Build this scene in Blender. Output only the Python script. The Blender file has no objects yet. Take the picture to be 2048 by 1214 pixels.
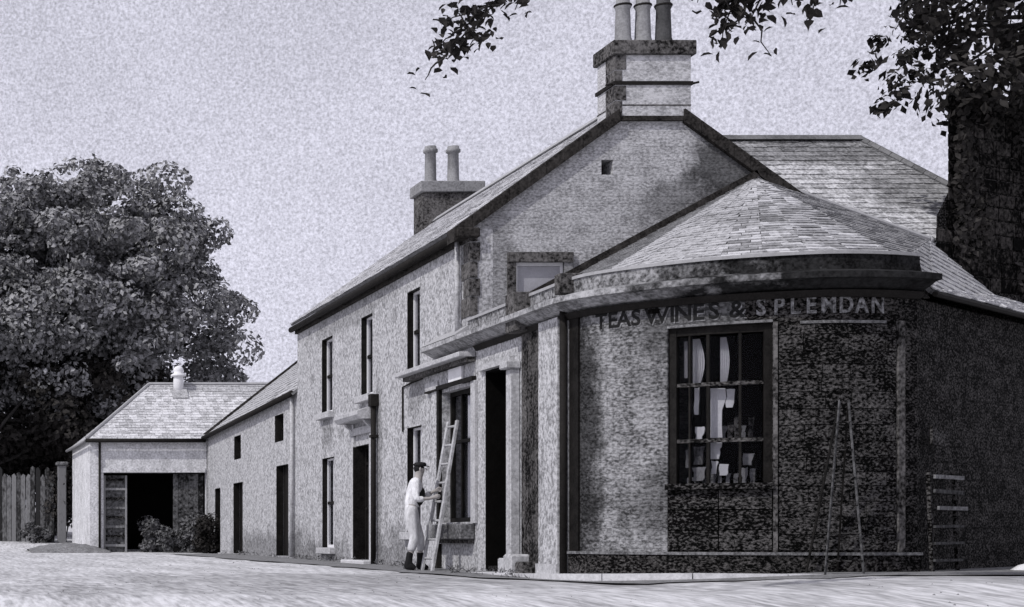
import bpy, bmesh, math, random
import numpy as np
from mathutils import Vector, Matrix
from mathutils.geometry import tessellate_polygon
R = math.radians
rnd = random.Random(7)
nr = np.random.RandomState(11)
sc = bpy.context.scene
C = sc.collection

# ---------------------------------------------------------------- camera, sky, sun
cam_d = bpy.data.cameras.new('camera'); cam = bpy.data.objects.new('camera', cam_d); C.objects.link(cam)
EYE = 0.45
cam.location = (0, 0, EYE); cam.rotation_euler = (R(90), 0, 0)
cam_d.sensor_width = 36; cam_d.lens = 56.25
cam_d.shift_x = 1174 / 2048; cam_d.shift_y = 468 / 2048          # a crop from the corner of a larger plate
cam_d.clip_start = .1; cam_d.clip_end = 3000
sc.camera = cam

SUN = Vector((-.80, -.44, .92)).normalized()
elev = math.asin(SUN.z); azim = math.atan2(SUN.x, SUN.y)
w = bpy.data.worlds.new('World'); sc.world = w; w.use_nodes = True
nt = w.node_tree; nt.nodes.clear()
N = nt.nodes.new; L = nt.links.new
sky = N('ShaderNodeTexSky'); sky.sky_type = 'NISHITA'; sky.sun_disc = False
sky.sun_elevation = elev; sky.sun_rotation = azim
sky.air_density = 1.0; sky.dust_density = 3.5
bw = N('ShaderNodeRGBToBW'); L(sky.outputs[0], bw.inputs[0])
pw = N('ShaderNodeMath'); pw.operation = 'POWER'; pw.inputs[1].default_value = .35; L(bw.outputs[0], pw.inputs[0])
tc = N('ShaderNodeTexCoord')
n1 = N('ShaderNodeTexNoise'); n1.inputs['Scale'].default_value = 620; n1.inputs['Detail'].default_value = 4; n1.inputs['Roughness'].default_value = .7
n2 = N('ShaderNodeTexNoise'); n2.inputs['Scale'].default_value = 5; n2.inputs['Detail'].default_value = 5
L(tc.outputs['Generated'], n1.inputs[0]); L(tc.outputs['Generated'], n2.inputs[0])
m1 = N('ShaderNodeMapRange'); m1.inputs[1].default_value = .3; m1.inputs[2].default_value = .7; m1.inputs[3].default_value = .62; m1.inputs[4].default_value = 1.36
m2 = N('ShaderNodeMapRange'); m2.inputs[1].default_value = .3; m2.inputs[2].default_value = .7; m2.inputs[3].default_value = .88; m2.inputs[4].default_value = 1.12
L(n1.outputs[0], m1.inputs[0]); L(n2.outputs[0], m2.inputs[0])
a = N('ShaderNodeMath'); a.operation = 'MULTIPLY'; L(m1.outputs[0], a.inputs[0]); L(m2.outputs[0], a.inputs[1])
b = N('ShaderNodeMath'); b.operation = 'MULTIPLY'; L(a.outputs[0], b.inputs[0]); L(pw.outputs[0], b.inputs[1])
tint = N('ShaderNodeMix'); tint.data_type = 'RGBA'; tint.blend_type = 'MULTIPLY'; tint.inputs[0].default_value = 1
tint.inputs[6].default_value = (.975, .97, 1.13, 1); L(b.outputs[0], tint.inputs[7])
bg = N('ShaderNodeBackground'); bg.inputs[1].default_value = .15; L(tint.outputs[2], bg.inputs[0])
wo = N('ShaderNodeOutputWorld'); L(bg.outputs[0], wo.inputs[0])
SKYGAIN = 3.15
pw2 = N('ShaderNodeMath'); pw2.operation = 'MULTIPLY'; pw2.inputs[1].default_value = SKYGAIN
L(pw.outputs[0], pw2.inputs[0]); L(pw2.outputs[0], b.inputs[1])

sd = bpy.data.lights.new('sun', 'SUN'); sd.energy = 2.6; sd.angle = R(.6); sd.color = (1, .985, .96)
so = bpy.data.objects.new('sun', sd); C.objects.link(so)
so.rotation_euler = SUN.to_track_quat('Z', 'Y').to_euler(); so.location = (-10, -5, 20)
sc.view_settings.view_transform = 'Standard'; sc.view_settings.look = 'None'
sc.view_settings.exposure = 0; sc.view_settings.gamma = 1; sc.view_settings.use_curve_mapping = False
sc.cycles.use_denoising = True
sc.cycles.max_bounces = 6; sc.cycles.transparent_max_bounces = 12

# ---------------------------------------------------------------- materials
def G(v, warm=0.0): return (v * (1 + warm), v * .995, v * (1.02 - warm), 1)
MATS = {}
def mat(name, lo, hi, scale=6, fine=40, fmix=.5, rough=.9, bump=.3, warm=0.0, stretch=(1, 1, 1), spec=.06, metal=0, streak=0, per=0.0, rng=(.36, .64)):
    """two noises (broad stains, fine grain) drive the colour between lo and hi; fine noise drives relief"""
    m = bpy.data.materials.new(name); m.use_nodes = True; t = m.node_tree; t.nodes.clear()
    n = t.nodes.new; l = t.links.new
    tc = n('ShaderNodeTexCoord'); mp = n('ShaderNodeMapping'); mp.inputs['Scale'].default_value = stretch
    geo = n('ShaderNodeNewGeometry'); l(geo.outputs['Position'], mp.inputs[0])
    a = n('ShaderNodeTexNoise'); a.inputs['Scale'].default_value = scale; a.inputs['Detail'].default_value = 6; a.inputs['Roughness'].default_value = .62
    f = n('ShaderNodeTexNoise'); f.inputs['Scale'].default_value = fine; f.inputs['Detail'].default_value = 3; f.inputs['Roughness'].default_value = .6
    l(mp.outputs[0], a.inputs[0]); l(mp.outputs[0], f.inputs[0])
    mx = n('ShaderNodeMix'); mx.data_type = 'FLOAT'; mx.inputs[0].default_value = fmix; l(a.outputs[0], mx.inputs[2]); l(f.outputs[0], mx.inputs[3])
    fac = mx.outputs[0]
    if streak:
        s = n('ShaderNodeTexNoise'); s.inputs['Scale'].default_value = 1; s.inputs['Detail'].default_value = 4
        ms = n('ShaderNodeMapping'); ms.inputs['Scale'].default_value = (5, 5, .45); l(geo.outputs['Position'], ms.inputs[0]); l(ms.outputs[0], s.inputs[0])
        mm = n('ShaderNodeMix'); mm.data_type = 'FLOAT'; mm.inputs[0].default_value = streak; l(fac, mm.inputs[2]); l(s.outputs[0], mm.inputs[3]); fac = mm.outputs[0]
    if per:
        oi = n('ShaderNodeObjectInfo'); mr0 = n('ShaderNodeMath'); mr0.operation = 'MULTIPLY_ADD'; mr0.inputs[1].default_value = per; mr0.inputs[2].default_value = -per / 2
        l(oi.outputs['Random'], mr0.inputs[0]); ad = n('ShaderNodeMath'); ad.operation = 'ADD'; l(fac, ad.inputs[0]); l(mr0.outputs[0], ad.inputs[1]); fac = ad.outputs[0]
    mr = n('ShaderNodeMapRange'); mr.inputs[1].default_value = rng[0]; mr.inputs[2].default_value = rng[1]; l(fac, mr.inputs[0])
    cm = n('ShaderNodeMix'); cm.data_type = 'RGBA'; cm.inputs[6].default_value = G(lo, warm); cm.inputs[7].default_value = G(hi, warm); l(mr.outputs[0], cm.inputs[0])
    p = n('ShaderNodeBsdfPrincipled'); p.inputs['Roughness'].default_value = rough; p.inputs['Specular IOR Level'].default_value = spec; p.inputs['Metallic'].default_value = metal
    l(cm.outputs[2], p.inputs['Base Color'])
    if bump:
        bp = n('ShaderNodeBump'); bp.inputs['Strength'].default_value = bump; bp.inputs['Distance'].default_value = .03; l(fac, bp.inputs['Height']); l(bp.outputs[0], p.inputs['Normal'])
    o = n('ShaderNodeOutputMaterial'); l(p.outputs[0], o.inputs[0])
    MATS[name] = m; m['cm'] = cm.name; m['p'] = p.name; m['fac'] = mr.name
    return m

def add_courses(m, bw_, bh, depth, uaxis='X', mortar=.015):
    """course lines of a rubble / brick wall, as fine relief and dirt in the joints"""
    t = m.node_tree; n = t.nodes.new; l = t.links.new
    geo = n('ShaderNodeNewGeometry'); sx = n('ShaderNodeSeparateXYZ'); l(geo.outputs['Position'], sx.inputs[0])
    cx = n('ShaderNodeCombineXYZ')
    if uaxis == 'XY':
        s = n('ShaderNodeMath'); s.operation = 'SUBTRACT'; l(sx.outputs[0], s.inputs[0]); l(sx.outputs[1], s.inputs[1]); l(s.outputs[0], cx.inputs[0])
    else: l(sx.outputs[uaxis], cx.inputs[0])
    l(sx.outputs[2], cx.inputs[1])
    br = n('ShaderNodeTexBrick'); br.inputs['Scale'].default_value = 1; br.inputs['Brick Width'].default_value = bw_; br.inputs['Row Height'].default_value = bh
    br.inputs['Mortar Size'].default_value = mortar; br.inputs['Mortar Smooth'].default_value = .6; l(cx.outputs[0], br.inputs['Vector'])
    ds = n('ShaderNodeTexNoise'); ds.inputs['Scale'].default_value = 7; l(geo.outputs['Position'], ds.inputs[0])
    va = n('ShaderNodeVectorMath'); va.operation = 'MULTIPLY_ADD'; va.inputs[1].default_value = (.05, .05, 0); l(ds.outputs['Color'], va.inputs[0]); l(cx.outputs[0], va.inputs[2]); l(va.outputs[0], br.inputs['Vector'])
    cm = t.nodes[m['cm']]; p = t.nodes[m['p']]
    k = n('ShaderNodeMath'); k.operation = 'MULTIPLY_ADD'; k.inputs[1].default_value = -depth; k.inputs[2].default_value = 1; l(br.outputs['Fac'], k.inputs[0])
    mu = n('ShaderNodeMix'); mu.data_type = 'RGBA'; mu.blend_type = 'MULTIPLY'; mu.inputs[0].default_value = 1
    l(cm.outputs[2], mu.inputs[6]); l(k.outputs[0], mu.inputs[7]); l(mu.outputs[2], p.inputs['Base Color'])

GR = (.40, .60); SPK = (.47, .70)
mat('harling', .20, .52, 5, 20, .72, bump=.5, streak=.08, rng=GR)
mat('harling_patch', .16, .40, 5, 20, .7, bump=.5, rng=GR)
mat('gable_stone', .20, .54, 3.2, 20, .68, bump=.5, streak=.06, stretch=(1, 1, 1.7), rng=GR); add_courses(MATS['gable_stone'], .42, .11, .16)
mat('chimney_stone', .24, .56, 3.2, 20, .6, bump=.5, stretch=(1, 1, 1.7), rng=GR)
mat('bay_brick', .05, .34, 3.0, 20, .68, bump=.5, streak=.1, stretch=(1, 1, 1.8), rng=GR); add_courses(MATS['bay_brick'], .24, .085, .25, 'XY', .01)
mat('parapet_stone', .05, .34, 3.0, 20, .6, bump=.5, rng=GR)
mat('shed_wall', .36, .74, 4, 18, .6, bump=.5, streak=.15, rng=GR)
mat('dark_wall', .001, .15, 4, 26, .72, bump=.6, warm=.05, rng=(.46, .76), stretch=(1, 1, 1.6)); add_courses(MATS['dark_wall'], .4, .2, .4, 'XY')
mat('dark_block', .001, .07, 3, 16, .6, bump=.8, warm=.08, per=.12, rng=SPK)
mat('quoin_stone', .06, .26, 5, 24, .6, bump=.4, per=.2)
mat('pale_stone', .26, .52, 6, 26, .6, bump=.3)
mat('dark_stone', .008, .14, 2.2, 20, .6, bump=.4, warm=.04, rng=GR)
mat('shade_render', .004, .16, 3, 22, .6, bump=.4, warm=.04, streak=.3, rng=(.46, .68))
mat('slate', .20, .54, 7, 22, .6, rough=.8, bump=.25, per=.30, spec=.08, rng=(.36, .62))
mat('slate_wing', .18, .64, 7, 20, .65, rough=.8, bump=.25, per=.12, spec=.08, rng=(.38, .62))
mat('slate_pale', .30, .64, 5, 18, .65, rough=.85, bump=.25, per=.15, spec=.08, rng=GR)
mat('slate_dark', .09, .19, 5, 26, .5, rough=.75, bump=.25, per=.2)
mat('lead', .28, .38, 6, 30, .4, rough=.6, bump=.1)
mat('iron', .010, .022, 10, 50, .5, rough=.7, bump=.1, warm=.08)
mat('skew', .004, .05, 6, 30, .5, bump=.4, warm=.08)
mat('dark_paint', .004, .018, 6, 40, .5, rough=.6, bump=.15, warm=.08, per=.1)
mat('dark_wood', .001, .17, 4, 26, .74, rough=.9, bump=.4, warm=.04, per=.07, rng=(.46, .76), stretch=(1, 1, 1.6))
mat('trestle_wood', .015, .11, 8, 20, .6, bump=.3)
mat('ladder_wood', .22, .48, 8, 26, .5, bump=.3)
mat('fence_wood', .02, .15, 5, 14, .6, rough=.95, bump=.5, stretch=(1, 1, .5), per=.5, rng=(.38, .66))
mat('weathered_wood', .05, .26, 8, 30, .5, rough=.9, bump=.4, stretch=(1, 1, .4), per=.3)
mat('pale_wood', .40, .55, 8, 30, .5, rough=.8, bump=.1, per=.1)
mat('white_paint', .62, .76, 6, 40, .5, rough=.6, bump=.05)
mat('cloth_blind', .45, .65, 6, 20, .5, rough=.95, bump=.1, streak=.5)
mat('interior_shade', .002, .004, 3, 20, .5, warm=.1)  # near-black: the shade of unlit rooms put into the colour
mat('shed_door', .01, .16, 5, 14, .6, bump=.5, per=.2, rng=(.42, .66))
mat('gutter_ground', .10, .26, 3, 20, .6, bump=.5)
mat('kerb_stone', .42, .62, 4, 24, .5, bump=.3, per=.1)
mat('bark', .015, .06, 6, 24, .5, bump=.8, stretch=(1, 1, .3), warm=.05)
mat('leaf_light', .03, .42, .8, 4, .45, rough=.7, bump=0, spec=.08)
mat('leaf_dark', .006, .045, .9, 6, .35, rough=.7, bump=0, spec=.08, warm=.08)
mat('leaf_bush', .05, .19, 2.5, 10, .4, rough=.7, bump=0, spec=.08)
mat('grass_blades', .06, .20, 3, 20, .5, bump=0)
mat('paint_letter_dark', .008, .02, 8, 30, .5, rough=.6, bump=0)
mat('paint_letter_pale', .01, .30, 8, 22, .7, rough=.6, bump=0)
mat('skin', .28, .34, 8, 30, .5, rough=.6, bump=0, warm=.06)
mat('shirt', .50, .80, 14, 30, .4, bump=1.0, stretch=(1, 1, .5))
mat('trousers', .34, .66, 10, 26, .4, bump=1.0, stretch=(1, 1, .4))
mat('waistcoat', .012, .03, 8, 30, .5, bump=.3)
mat('boot', .010, .02, 8, 30, .5, rough=.5, bump=.1)
mat('terracotta', .14, .34, 5, 30, .5, bump=.1, streak=.3)
mat('terracotta_dark', .03, .10, 4, 30, .5, bump=.1, streak=.3)

def add_stain_or_shade(m, c, rad, k, dark=.12, axis=None):
    """irregular dark patch around point c, for stains and for shade put into the colour"""
    m = MATS[m]; t = m.node_tree; n = t.nodes.new; l = t.links.new; p = t.nodes[m['p']]
    src = p.inputs['Base Color'].links[0].from_socket
    geo = n('ShaderNodeNewGeometry'); nz = n('ShaderNodeTexNoise'); nz.inputs['Scale'].default_value = 2.2; nz.inputs['Detail'].default_value = 7; nz.inputs['Roughness'].default_value = .7; l(geo.outputs['Position'], nz.inputs[0])
    sb = n('ShaderNodeVectorMath'); sb.operation = 'SUBTRACT'; sb.inputs[1].default_value = c; l(geo.outputs['Position'], sb.inputs[0])
    dv = n('ShaderNodeVectorMath'); dv.operation = 'DIVIDE'; dv.inputs[1].default_value = rad; l(sb.outputs[0], dv.inputs[0])
    ln = n('ShaderNodeVectorMath'); ln.operation = 'LENGTH'; l(dv.outputs[0], ln.inputs[0])
    ad = n('ShaderNodeMath'); ad.operation = 'MULTIPLY_ADD'; ad.inputs[1].default_value = -2.2; l(nz.outputs[0], ad.inputs[0]); l(ln.outputs['Value'], ad.inputs[2])
    mr = n('ShaderNodeMapRange'); mr.inputs[1].default_value = -.45; mr.inputs[2].default_value = .05; mr.inputs[3].default_value = 1 - k; mr.inputs[4].default_value = 1; l(ad.outputs[0], mr.inputs[0])
    mu = n('ShaderNodeMix'); mu.data_type = 'RGBA'; mu.blend_type = 'MULTIPLY'; mu.inputs[0].default_value = 1; l(src, mu.inputs[6]); l(mr.outputs[0], mu.inputs[7]); l(mu.outputs[2], p.inputs['Base Color'])
add_stain_or_shade('slate_wing', (14.6, 27, 7.0), (2.2, 2, .35), .5); add_stain_or_shade('slate_wing', (16.2, 26, 6.1), (1.0, 1.5, .6), .4); add_stain_or_shade('slate', (11.5, 22, 4.6), (.8, 1.2, .6), .3)
add_stain_or_shade('gable_stone', (12.45, 24.6, 6.25), (.75, 2, .55), .72)
add_stain_or_shade('gable_stone', (11.7, 24.6, 5.55), (.8, 2, .45), .5)
add_stain_or_shade('gable_stone', (8.75, 24.6, 4.6), (.35, 2, 1.2), .35)
add_stain_or_shade('bay_brick', (9.6, 19.2, 2.9), (1.0, 1.2, .9), .6)  # shade deepening round the curve, painted into the brick colour
add_stain_or_shade('bay_brick', (9.3, 19.3, .95), (.9, 1.2, .55), .45)
add_stain_or_shade('bay_brick', (8.48, 20.6, 1.8), (.22, .45, 2.6), .8)

add_stain_or_shade('parapet_stone', (11.5, 18.9, 3.6), (2.5, 2.5, 1.1), .9)  # parapet colour darkens towards its right end
for c_, r_, k_ in (((8.38, 35.6, .2), (1, 1.4, .5), .45), ((8.38, 33.2, .1), (1, 1.6, .35), .4), ((8.38, 28.6, .2), (1, 1.2, .45), .4), ((8.38, 29.6, 1.6), (1, .3, 1.8), .4), ((8.38, 31.6, 4.9), (1, 3.5, .35), .3), ((8.38, 27.4, 3.0), (1, .5, .5), .35), ((8.38, 33.3, 2.7), (1, .5, .5), .35), ((8.38, 40, .2), (1, 4, .4), .4)): add_stain_or_shade('harling', c_, r_, k_)
add_stain_or_shade('harling', (8.3, 22.0, .5), (.5, .5, 2.2), .4)
mat('road', .27, .64, 1.5, 14, .6, bump=.2, stretch=(1, .14, 1), rng=(.38, .62))
add_stain_or_shade('road', (6.5, 21, 0), (5.5, 3.0, 3), .30); add_stain_or_shade('road', (2.5, 17.5, 0), (4.5, 1.6, 3), .18); add_stain_or_shade('road', (12, 17.0, 0), (4.5, 1.0, 3), .22)
def glass_mat():
    m = bpy.data.materials.new('window_glass'); m.use_nodes = True; t = m.node_tree; t.nodes.clear(); n = t.nodes.new; l = t.links.new
    tr = n('ShaderNodeBsdfTransparent'); tr.inputs[0].default_value = (.86, .86, .87, 1)
    gl = n('ShaderNodeBsdfGlossy'); gl.inputs['Roughness'].default_value = .12; gl.inputs[0].default_value = (.9, .9, .95, 1)
    fr = n('ShaderNodeFresnel'); fr.inputs[0].default_value = 1.35
    k = n('ShaderNodeMath'); k.operation = 'MULTIPLY'; k.inputs[1].default_value = .12; l(fr.outputs[0], k.inputs[0])
    nz = n('ShaderNodeTexNoise'); nz.inputs['Scale'].default_value = 4; bp = n('ShaderNodeBump'); bp.inputs['Strength'].default_value = .08; l(nz.outputs[0], bp.inputs['Height']); l(bp.outputs[0], gl.inputs['Normal'])
    mx = n('ShaderNodeMixShader'); l(k.outputs[0], mx.inputs[0]); l(tr.outputs[0], mx.inputs[1]); l(gl.outputs[0], mx.inputs[2])
    o = n('ShaderNodeOutputMaterial'); l(mx.outputs[0], o.inputs[0]); MATS['glass'] = m
glass_mat()

# ---------------------------------------------------------------- helpers
def tag(o, label=None, cat=None, group=None, kind=None):
    if label: o['label'] = label
    if cat: o['category'] = cat
    if group: o['group'] = group
    if kind: o['kind'] = kind
    return o
def empty(name, loc=(0, 0, 0), label=None, cat=None, group=None):
    o = bpy.data.objects.new(name, None); C.objects.link(o); o.location = loc; o.empty_display_size = .2
    return tag(o, label, cat, group)
class MB:
    def __init__(s): s.v = []; s.f = []
    def add(s, vs, fs):
        k = len(s.v); s.v += [tuple(v) for v in vs]; s.f += [tuple(i + k for i in f) for f in fs]; return s
    def box(s, x0, x1, y0, y1, z0, z1):
        return s.add([(x0, y0, z0), (x1, y0, z0), (x1, y1, z0), (x0, y1, z0), (x0, y0, z1), (x1, y0, z1), (x1, y1, z1), (x0, y1, z1)],
                     [(3, 2, 1, 0), (4, 5, 6, 7), (0, 1, 5, 4), (1, 2, 6, 5), (2, 3, 7, 6), (3, 0, 4, 7)])
    def prism(s, poly, off):
        """extrude 3-D polygon by vector"""
        n = len(poly); off = Vector(off); vs = [Vector(p) for p in poly]; vs += [p + off for p in vs]
        fs = [tuple(range(n))[::-1], tuple(range(n, 2 * n))] + [(i, (i + 1) % n, n + (i + 1) % n, n + i) for i in range(n)]
        return s.add(vs, fs)
    def tube(s, pts, rads, n=8, cap=True):
        pts = [Vector(p) for p in pts]
        if not hasattr(rads, '__len__'): rads = [rads] * len(pts)
        rings = []; k = len(s.v); up = None
        for i, p in enumerate(pts):
            d = (pts[min(i + 1, len(pts) - 1)] - pts[max(i - 1, 0)]).normalized()
            if up is None:
                up = Vector((0, 0, 1)) if abs(d.z) < .9 else Vector((0, 1, 0))
            a_ = d.cross(up).normalized(); b_ = a_.cross(d).normalized(); up = b_
            for j in range(n):
                t = 2 * math.pi * j / n; s.v.append(tuple(p + (a_ * math.cos(t) + b_ * math.sin(t)) * rads[i]))
        for i in range(len(pts) - 1):
            for j in range(n):
                q = (j + 1) % n; s.f.append((k + i * n + j, k + i * n + q, k + (i + 1) * n + q, k + (i + 1) * n + j))
        if cap: s.f.append(tuple(k + j for j in range(n))[::-1]); s.f.append(tuple(k + (len(pts) - 1) * n + j for j in range(n)))
        return s
    def bar(s, p, q, w_, d_, up=(0, 0, 1)):
        p, q = Vector(p), Vector(q); d = (q - p).normalized(); up = Vector(up)
        a_ = d.cross(up).normalized() * w_ / 2; b_ = a_.cross(d).normalized() * d_ / 2
        return s.add([p - a_ - b_, p + a_ - b_, p + a_ + b_, p - a_ + b_, q - a_ - b_, q + a_ - b_, q + a_ + b_, q - a_ + b_],
                     [(3, 2, 1, 0), (4, 5, 6, 7), (0, 1, 5, 4), (1, 2, 6, 5), (2, 3, 7, 6), (3, 0, 4, 7)])
    def lathe(s, c, prof, n=16):
        k = len(s.v); c = Vector(c)
        for r, z in prof:
            for j in range(n):
                t = 2 * math.pi * j / n; s.v.append((c.x + r * math.cos(t), c.y + r * math.sin(t), c.z + z))
        for i in range(len(prof) - 1):
            for j in range(n):
                q = (j + 1) % n; s.f.append((k + i * n + j, k + i * n + q, k + (i + 1) * n + q, k + (i + 1) * n + j))
        s.f.append(tuple(k + j for j in range(n))[::-1]); s.f.append(tuple(k + (len(prof) - 1) * n + j for j in range(n)))
        return s
    def build(s, name, m, parent=None, fix=True, smooth=False, bevel=0):
        me = bpy.data.meshes.new(name); me.from_pydata(s.v, [], s.f)
        if fix or bevel:
            bm = bmesh.new(); bm.from_mesh(me)
            if bevel: bmesh.ops.bevel(bm, geom=list(bm.edges), offset=bevel, segments=1, affect='EDGES')
            bmesh.ops.recalc_face_normals(bm, faces=bm.faces); bm.to_mesh(me); bm.free()
        if smooth:
            for p in me.polygons: p.use_smooth = True
        me.materials.append(MATS[m] if isinstance(m, str) else m)
        return link(name, me, parent)
def link(name, me, parent=None):
    o = bpy.data.objects.new(name, me); C.objects.link(o)
    if parent is not None:
        o.parent = parent; o.matrix_parent_inverse = Matrix.Translation(-root_loc(parent)) if parent.type == 'EMPTY' else parent.matrix_parent_inverse.copy() @ Matrix.Identity(4)
        if parent.type != 'EMPTY': o.matrix_parent_inverse = Matrix.Identity(4)
    return o
def root_loc(o): return Vector(o.location)
BX = lambda *a: MB().box(*a)

def wall_poly(outer, holes, O, U, Nin, thick):
    """solid wall: 2-D outline (u,z) with rectangular holes (u0,u1,z0,z1); O origin, U along, Nin into the building"""
    O, U, Nin = Vector(O), Vector(U), Vector(Nin)
    P = lambda u, z, d: O + U * u + Vector((0, 0, z)) + Nin * d
    loops = [list(outer)] + [[(h[0], h[2]), (h[0], h[3]), (h[1], h[3]), (h[1], h[2])] for h in holes]
    tris = tessellate_polygon([[Vector((u, z, 0)) for u, z in lp] for lp in loops])
    flat = [p for lp in loops for p in lp]; n = len(flat)
    vs = [P(u, z, 0) for u, z in flat] + [P(u, z, thick) for u, z in flat]
    fs = [tuple(t) for t in tris] + [tuple(i + n for i in t[::-1]) for t in tris]
    k = 0
    for lp in loops:
        m = len(lp)
        for i in range(m): j = (i + 1) % m; fs.append((k + i, k + j, n + k + j, n + k + i))
        k += m
    mb = MB(); mb.add(vs, fs); return mb

def clip(poly, a_, b_, c_):
    """keep a*x+b*y<=c"""
    out = []
    for i in range(len(poly)):
        p, q = poly[i], poly[(i + 1) % len(poly)]
        dp = a_ * p[0] + b_ * p[1] - c_; dq = a_ * q[0] + b_ * q[1] - c_
        if dp <= 0: out.append(p)
        if (dp < 0) != (dq < 0) and dp != dq:
            t = dp / (dp - dq); out.append((p[0] + (q[0] - p[0]) * t, p[1] + (q[1] - p[1]) * t))
    return out
def slates(poly, up, parent, m, limit=300, sw=.24, sh=.17, name='slate', mdeck='slate_dark', counter=None, alljoin=False, rag=.012):
    """cover a convex planar 3-D polygon with overlapping slates. up: upslope hint. nearest ones single, rest joined."""
    P = [Vector(p) for p in poly]; nrm = (P[1] - P[0]).cross(P[2] - P[0]).normalized()
    if nrm.z < 0: nrm = -nrm
    v_ = Vector((0, 0, 1)) - nrm * nrm.z
    v_ = v_.normalized(); u_ = v_.cross(nrm).normalized(); O = P[0]
    q2 = [((p - O).dot(u_), (p - O).dot(v_)) for p in P]
    ar = sum(q2[i][0] * q2[(i + 1) % len(q2)][1] - q2[(i + 1) % len(q2)][0] * q2[i][1] for i in range(len(q2)))
    if ar < 0: q2 = q2[::-1]
    MB().prism(P, -nrm * .05).build('roof_deck', mdeck, parent)
    umin = min(p[0] for p in q2); umax = max(p[0] for p in q2); vmin = min(p[1] for p in q2); vmax = max(p[1] for p in q2)
    items = []
    r = 0; v0 = vmin
    while v0 < vmax:
        u0 = umin - (sw / 2 if r % 2 else 0) - rnd.uniform(0, .02)
        while u0 < umax:
            wd = sw * rnd.uniform(.86, 1.12)
            a0, a1 = u0 + .004, u0 + wd - .004; dz = rnd.uniform(-rag, rag)
            pl = [(a0, v0 + dz), (a1, v0 + dz + rnd.uniform(-rag, rag) * .5), (a1, v0 + sh + .05), (a0, v0 + sh + .05)]
            full = True
            for i in range(len(q2)):
                p, q = q2[i], q2[(i + 1) % len(q2)]; ex, ey = q[0] - p[0], q[1] - p[1]; ln = math.hypot(ex, ey)
                if ln < 1e-6: continue
                A, B = ey / ln, -ex / ln; cc = A * p[0] + B * p[1]
                if any(A * t[0] + B * t[1] > cc + 1e-6 for t in pl): full = False; pl = clip(pl, A, B, cc)
                if len(pl) < 3: break
            if len(pl) >= 3:
                area = abs(sum(pl[i][0] * pl[(i + 1) % len(pl)][1] - pl[(i + 1) % len(pl)][0] * pl[i][1] for i in range(len(pl)))) / 2
                if area > .004:
                    th = rnd.uniform(.010, .022)
                    top = [O + u_ * x + v_ * y + nrm * (.006 + th * (1 - (y - v0) / (sh + .05))) for x, y in pl]
                    bot = [O + u_ * x + v_ * y + nrm * (.001 + (th - .008) * max(0, 1 - (y - v0) / (sh + .05))) for x, y in pl]
                    items.append((top, bot))
            u0 += wd
        v0 += sh; r += 1
    items.sort(key=lambda t: t[0][0].length)
    rest = MB(); cnt = counter if counter is not None else [0]
    for top, bot in items:
        n = len(top); fs = [tuple(range(n)), tuple(range(n, 2 * n))[::-1]] + [(i, n + i, n + (i + 1) % n, (i + 1) % n) for i in range(n)]
        if not alljoin and cnt[0] < limit:
            cen = sum(top, Vector()) / n; mb = MB().add([p - cen for p in top + bot], fs)
            o = mb.build(name, m, None, fix=True); o.parent = parent
            o.location = cen - (root_loc(parent) if parent.type == 'EMPTY' else Vector()); cnt[0] += 1
        else: rest.add(top + bot, fs)
    if rest.v:
        o = rest.build(name + '_courses', m, parent); o['kind'] = 'stuff'

# ---------------------------------------------------------------- ground
def gz(x, y):
    rise = .135 * max(0, min(1, (x - 8.3) / 2.2)) * max(0, min(1, (y - 12.5) / 4)) * max(0, min(1, (40 - y) / 10))
    return gz0(x, y) + rise
def gz0(x, y):
    pts = [(-60, -2.2), (0, -1.05), (16, -.13), (22, -.09), (36, -.05), (47.5, 0), (54, .30), (75, .9), (400, 8), (900, 10)]
    for (a0, b0), (a1, b1) in zip(pts, pts[1:]):
        if y <= a1: return b0 + (b1 - b0) * (y - a0) / (a1 - a0)
    return pts[-1][1]
ys = [-60, -20, 0] + [4 + i * 1.0 for i in range(60)] + [70, 80, 100, 150, 250, 400, 600, 900]
xs = [-400, -150, -60, -30] + [-15 + i * .75 for i in range(80)] + [60, 100, 200, 500]
mb = MB(); nx = len(xs)
mb.v = [(x, y, gz(x, y) + rnd.uniform(-.012, .012) * (10 < y < 46)) for y in ys for x in xs]
mb.f = [(j * nx + i, j * nx + i + 1, (j + 1) * nx + i + 1, (j + 1) * nx + i) for j in range(len(ys) - 1) for i in range(nx - 1)]
tag(mb.build('road', 'road', smooth=True), 'pale unsurfaced gravel road sweeping round the corner building', None, None, 'structure')

# ---------------------------------------------------------------- the street line and curved corner as one path
FX = 8.38
ctrl = [(FX, 22.0), (FX, 20.75), (8.60, 20.08), (9.35, 19.30), (10.2, 18.87), (10.9, 18.76), (11.75, 18.95), (12.6, 19.5)]
def catmull(p0, p1, p2, p3, t):
    return tuple(.5 * ((2 * p1[k]) + (-p0[k] + p2[k]) * t + (2 * p0[k] - 5 * p1[k] + 4 * p2[k] - p3[k]) * t * t + (-p0[k] + 3 * p1[k] - 3 * p2[k] + p3[k]) * t ** 3) for k in (0, 1))
raw = [(FX, 26.4), (FX, 20.75)]
for i in range(1, len(ctrl) - 2):
    for j in range(1, 13): raw.append(catmull(ctrl[i - 1], ctrl[i], ctrl[i + 1], ctrl[i + 2], j / 12))
PATH = [Vector((x, y, 0)) for x, y in raw]
CUM = [0]
for p, q in zip(PATH, PATH[1:]): CUM.append(CUM[-1] + (q - p).length)
SEND = CUM[-1]
def path(s):
    s = max(0, min(SEND, s))
    for i in range(len(CUM) - 1):
        if s <= CUM[i + 1] + 1e-9:
            t = (s - CUM[i]) / (CUM[i + 1] - CUM[i]); return PATH[i].lerp(PATH[i + 1], t)
    return PATH[-1]
def tang(s): return (path(s + .06) - path(s - .06)).normalized()
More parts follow.
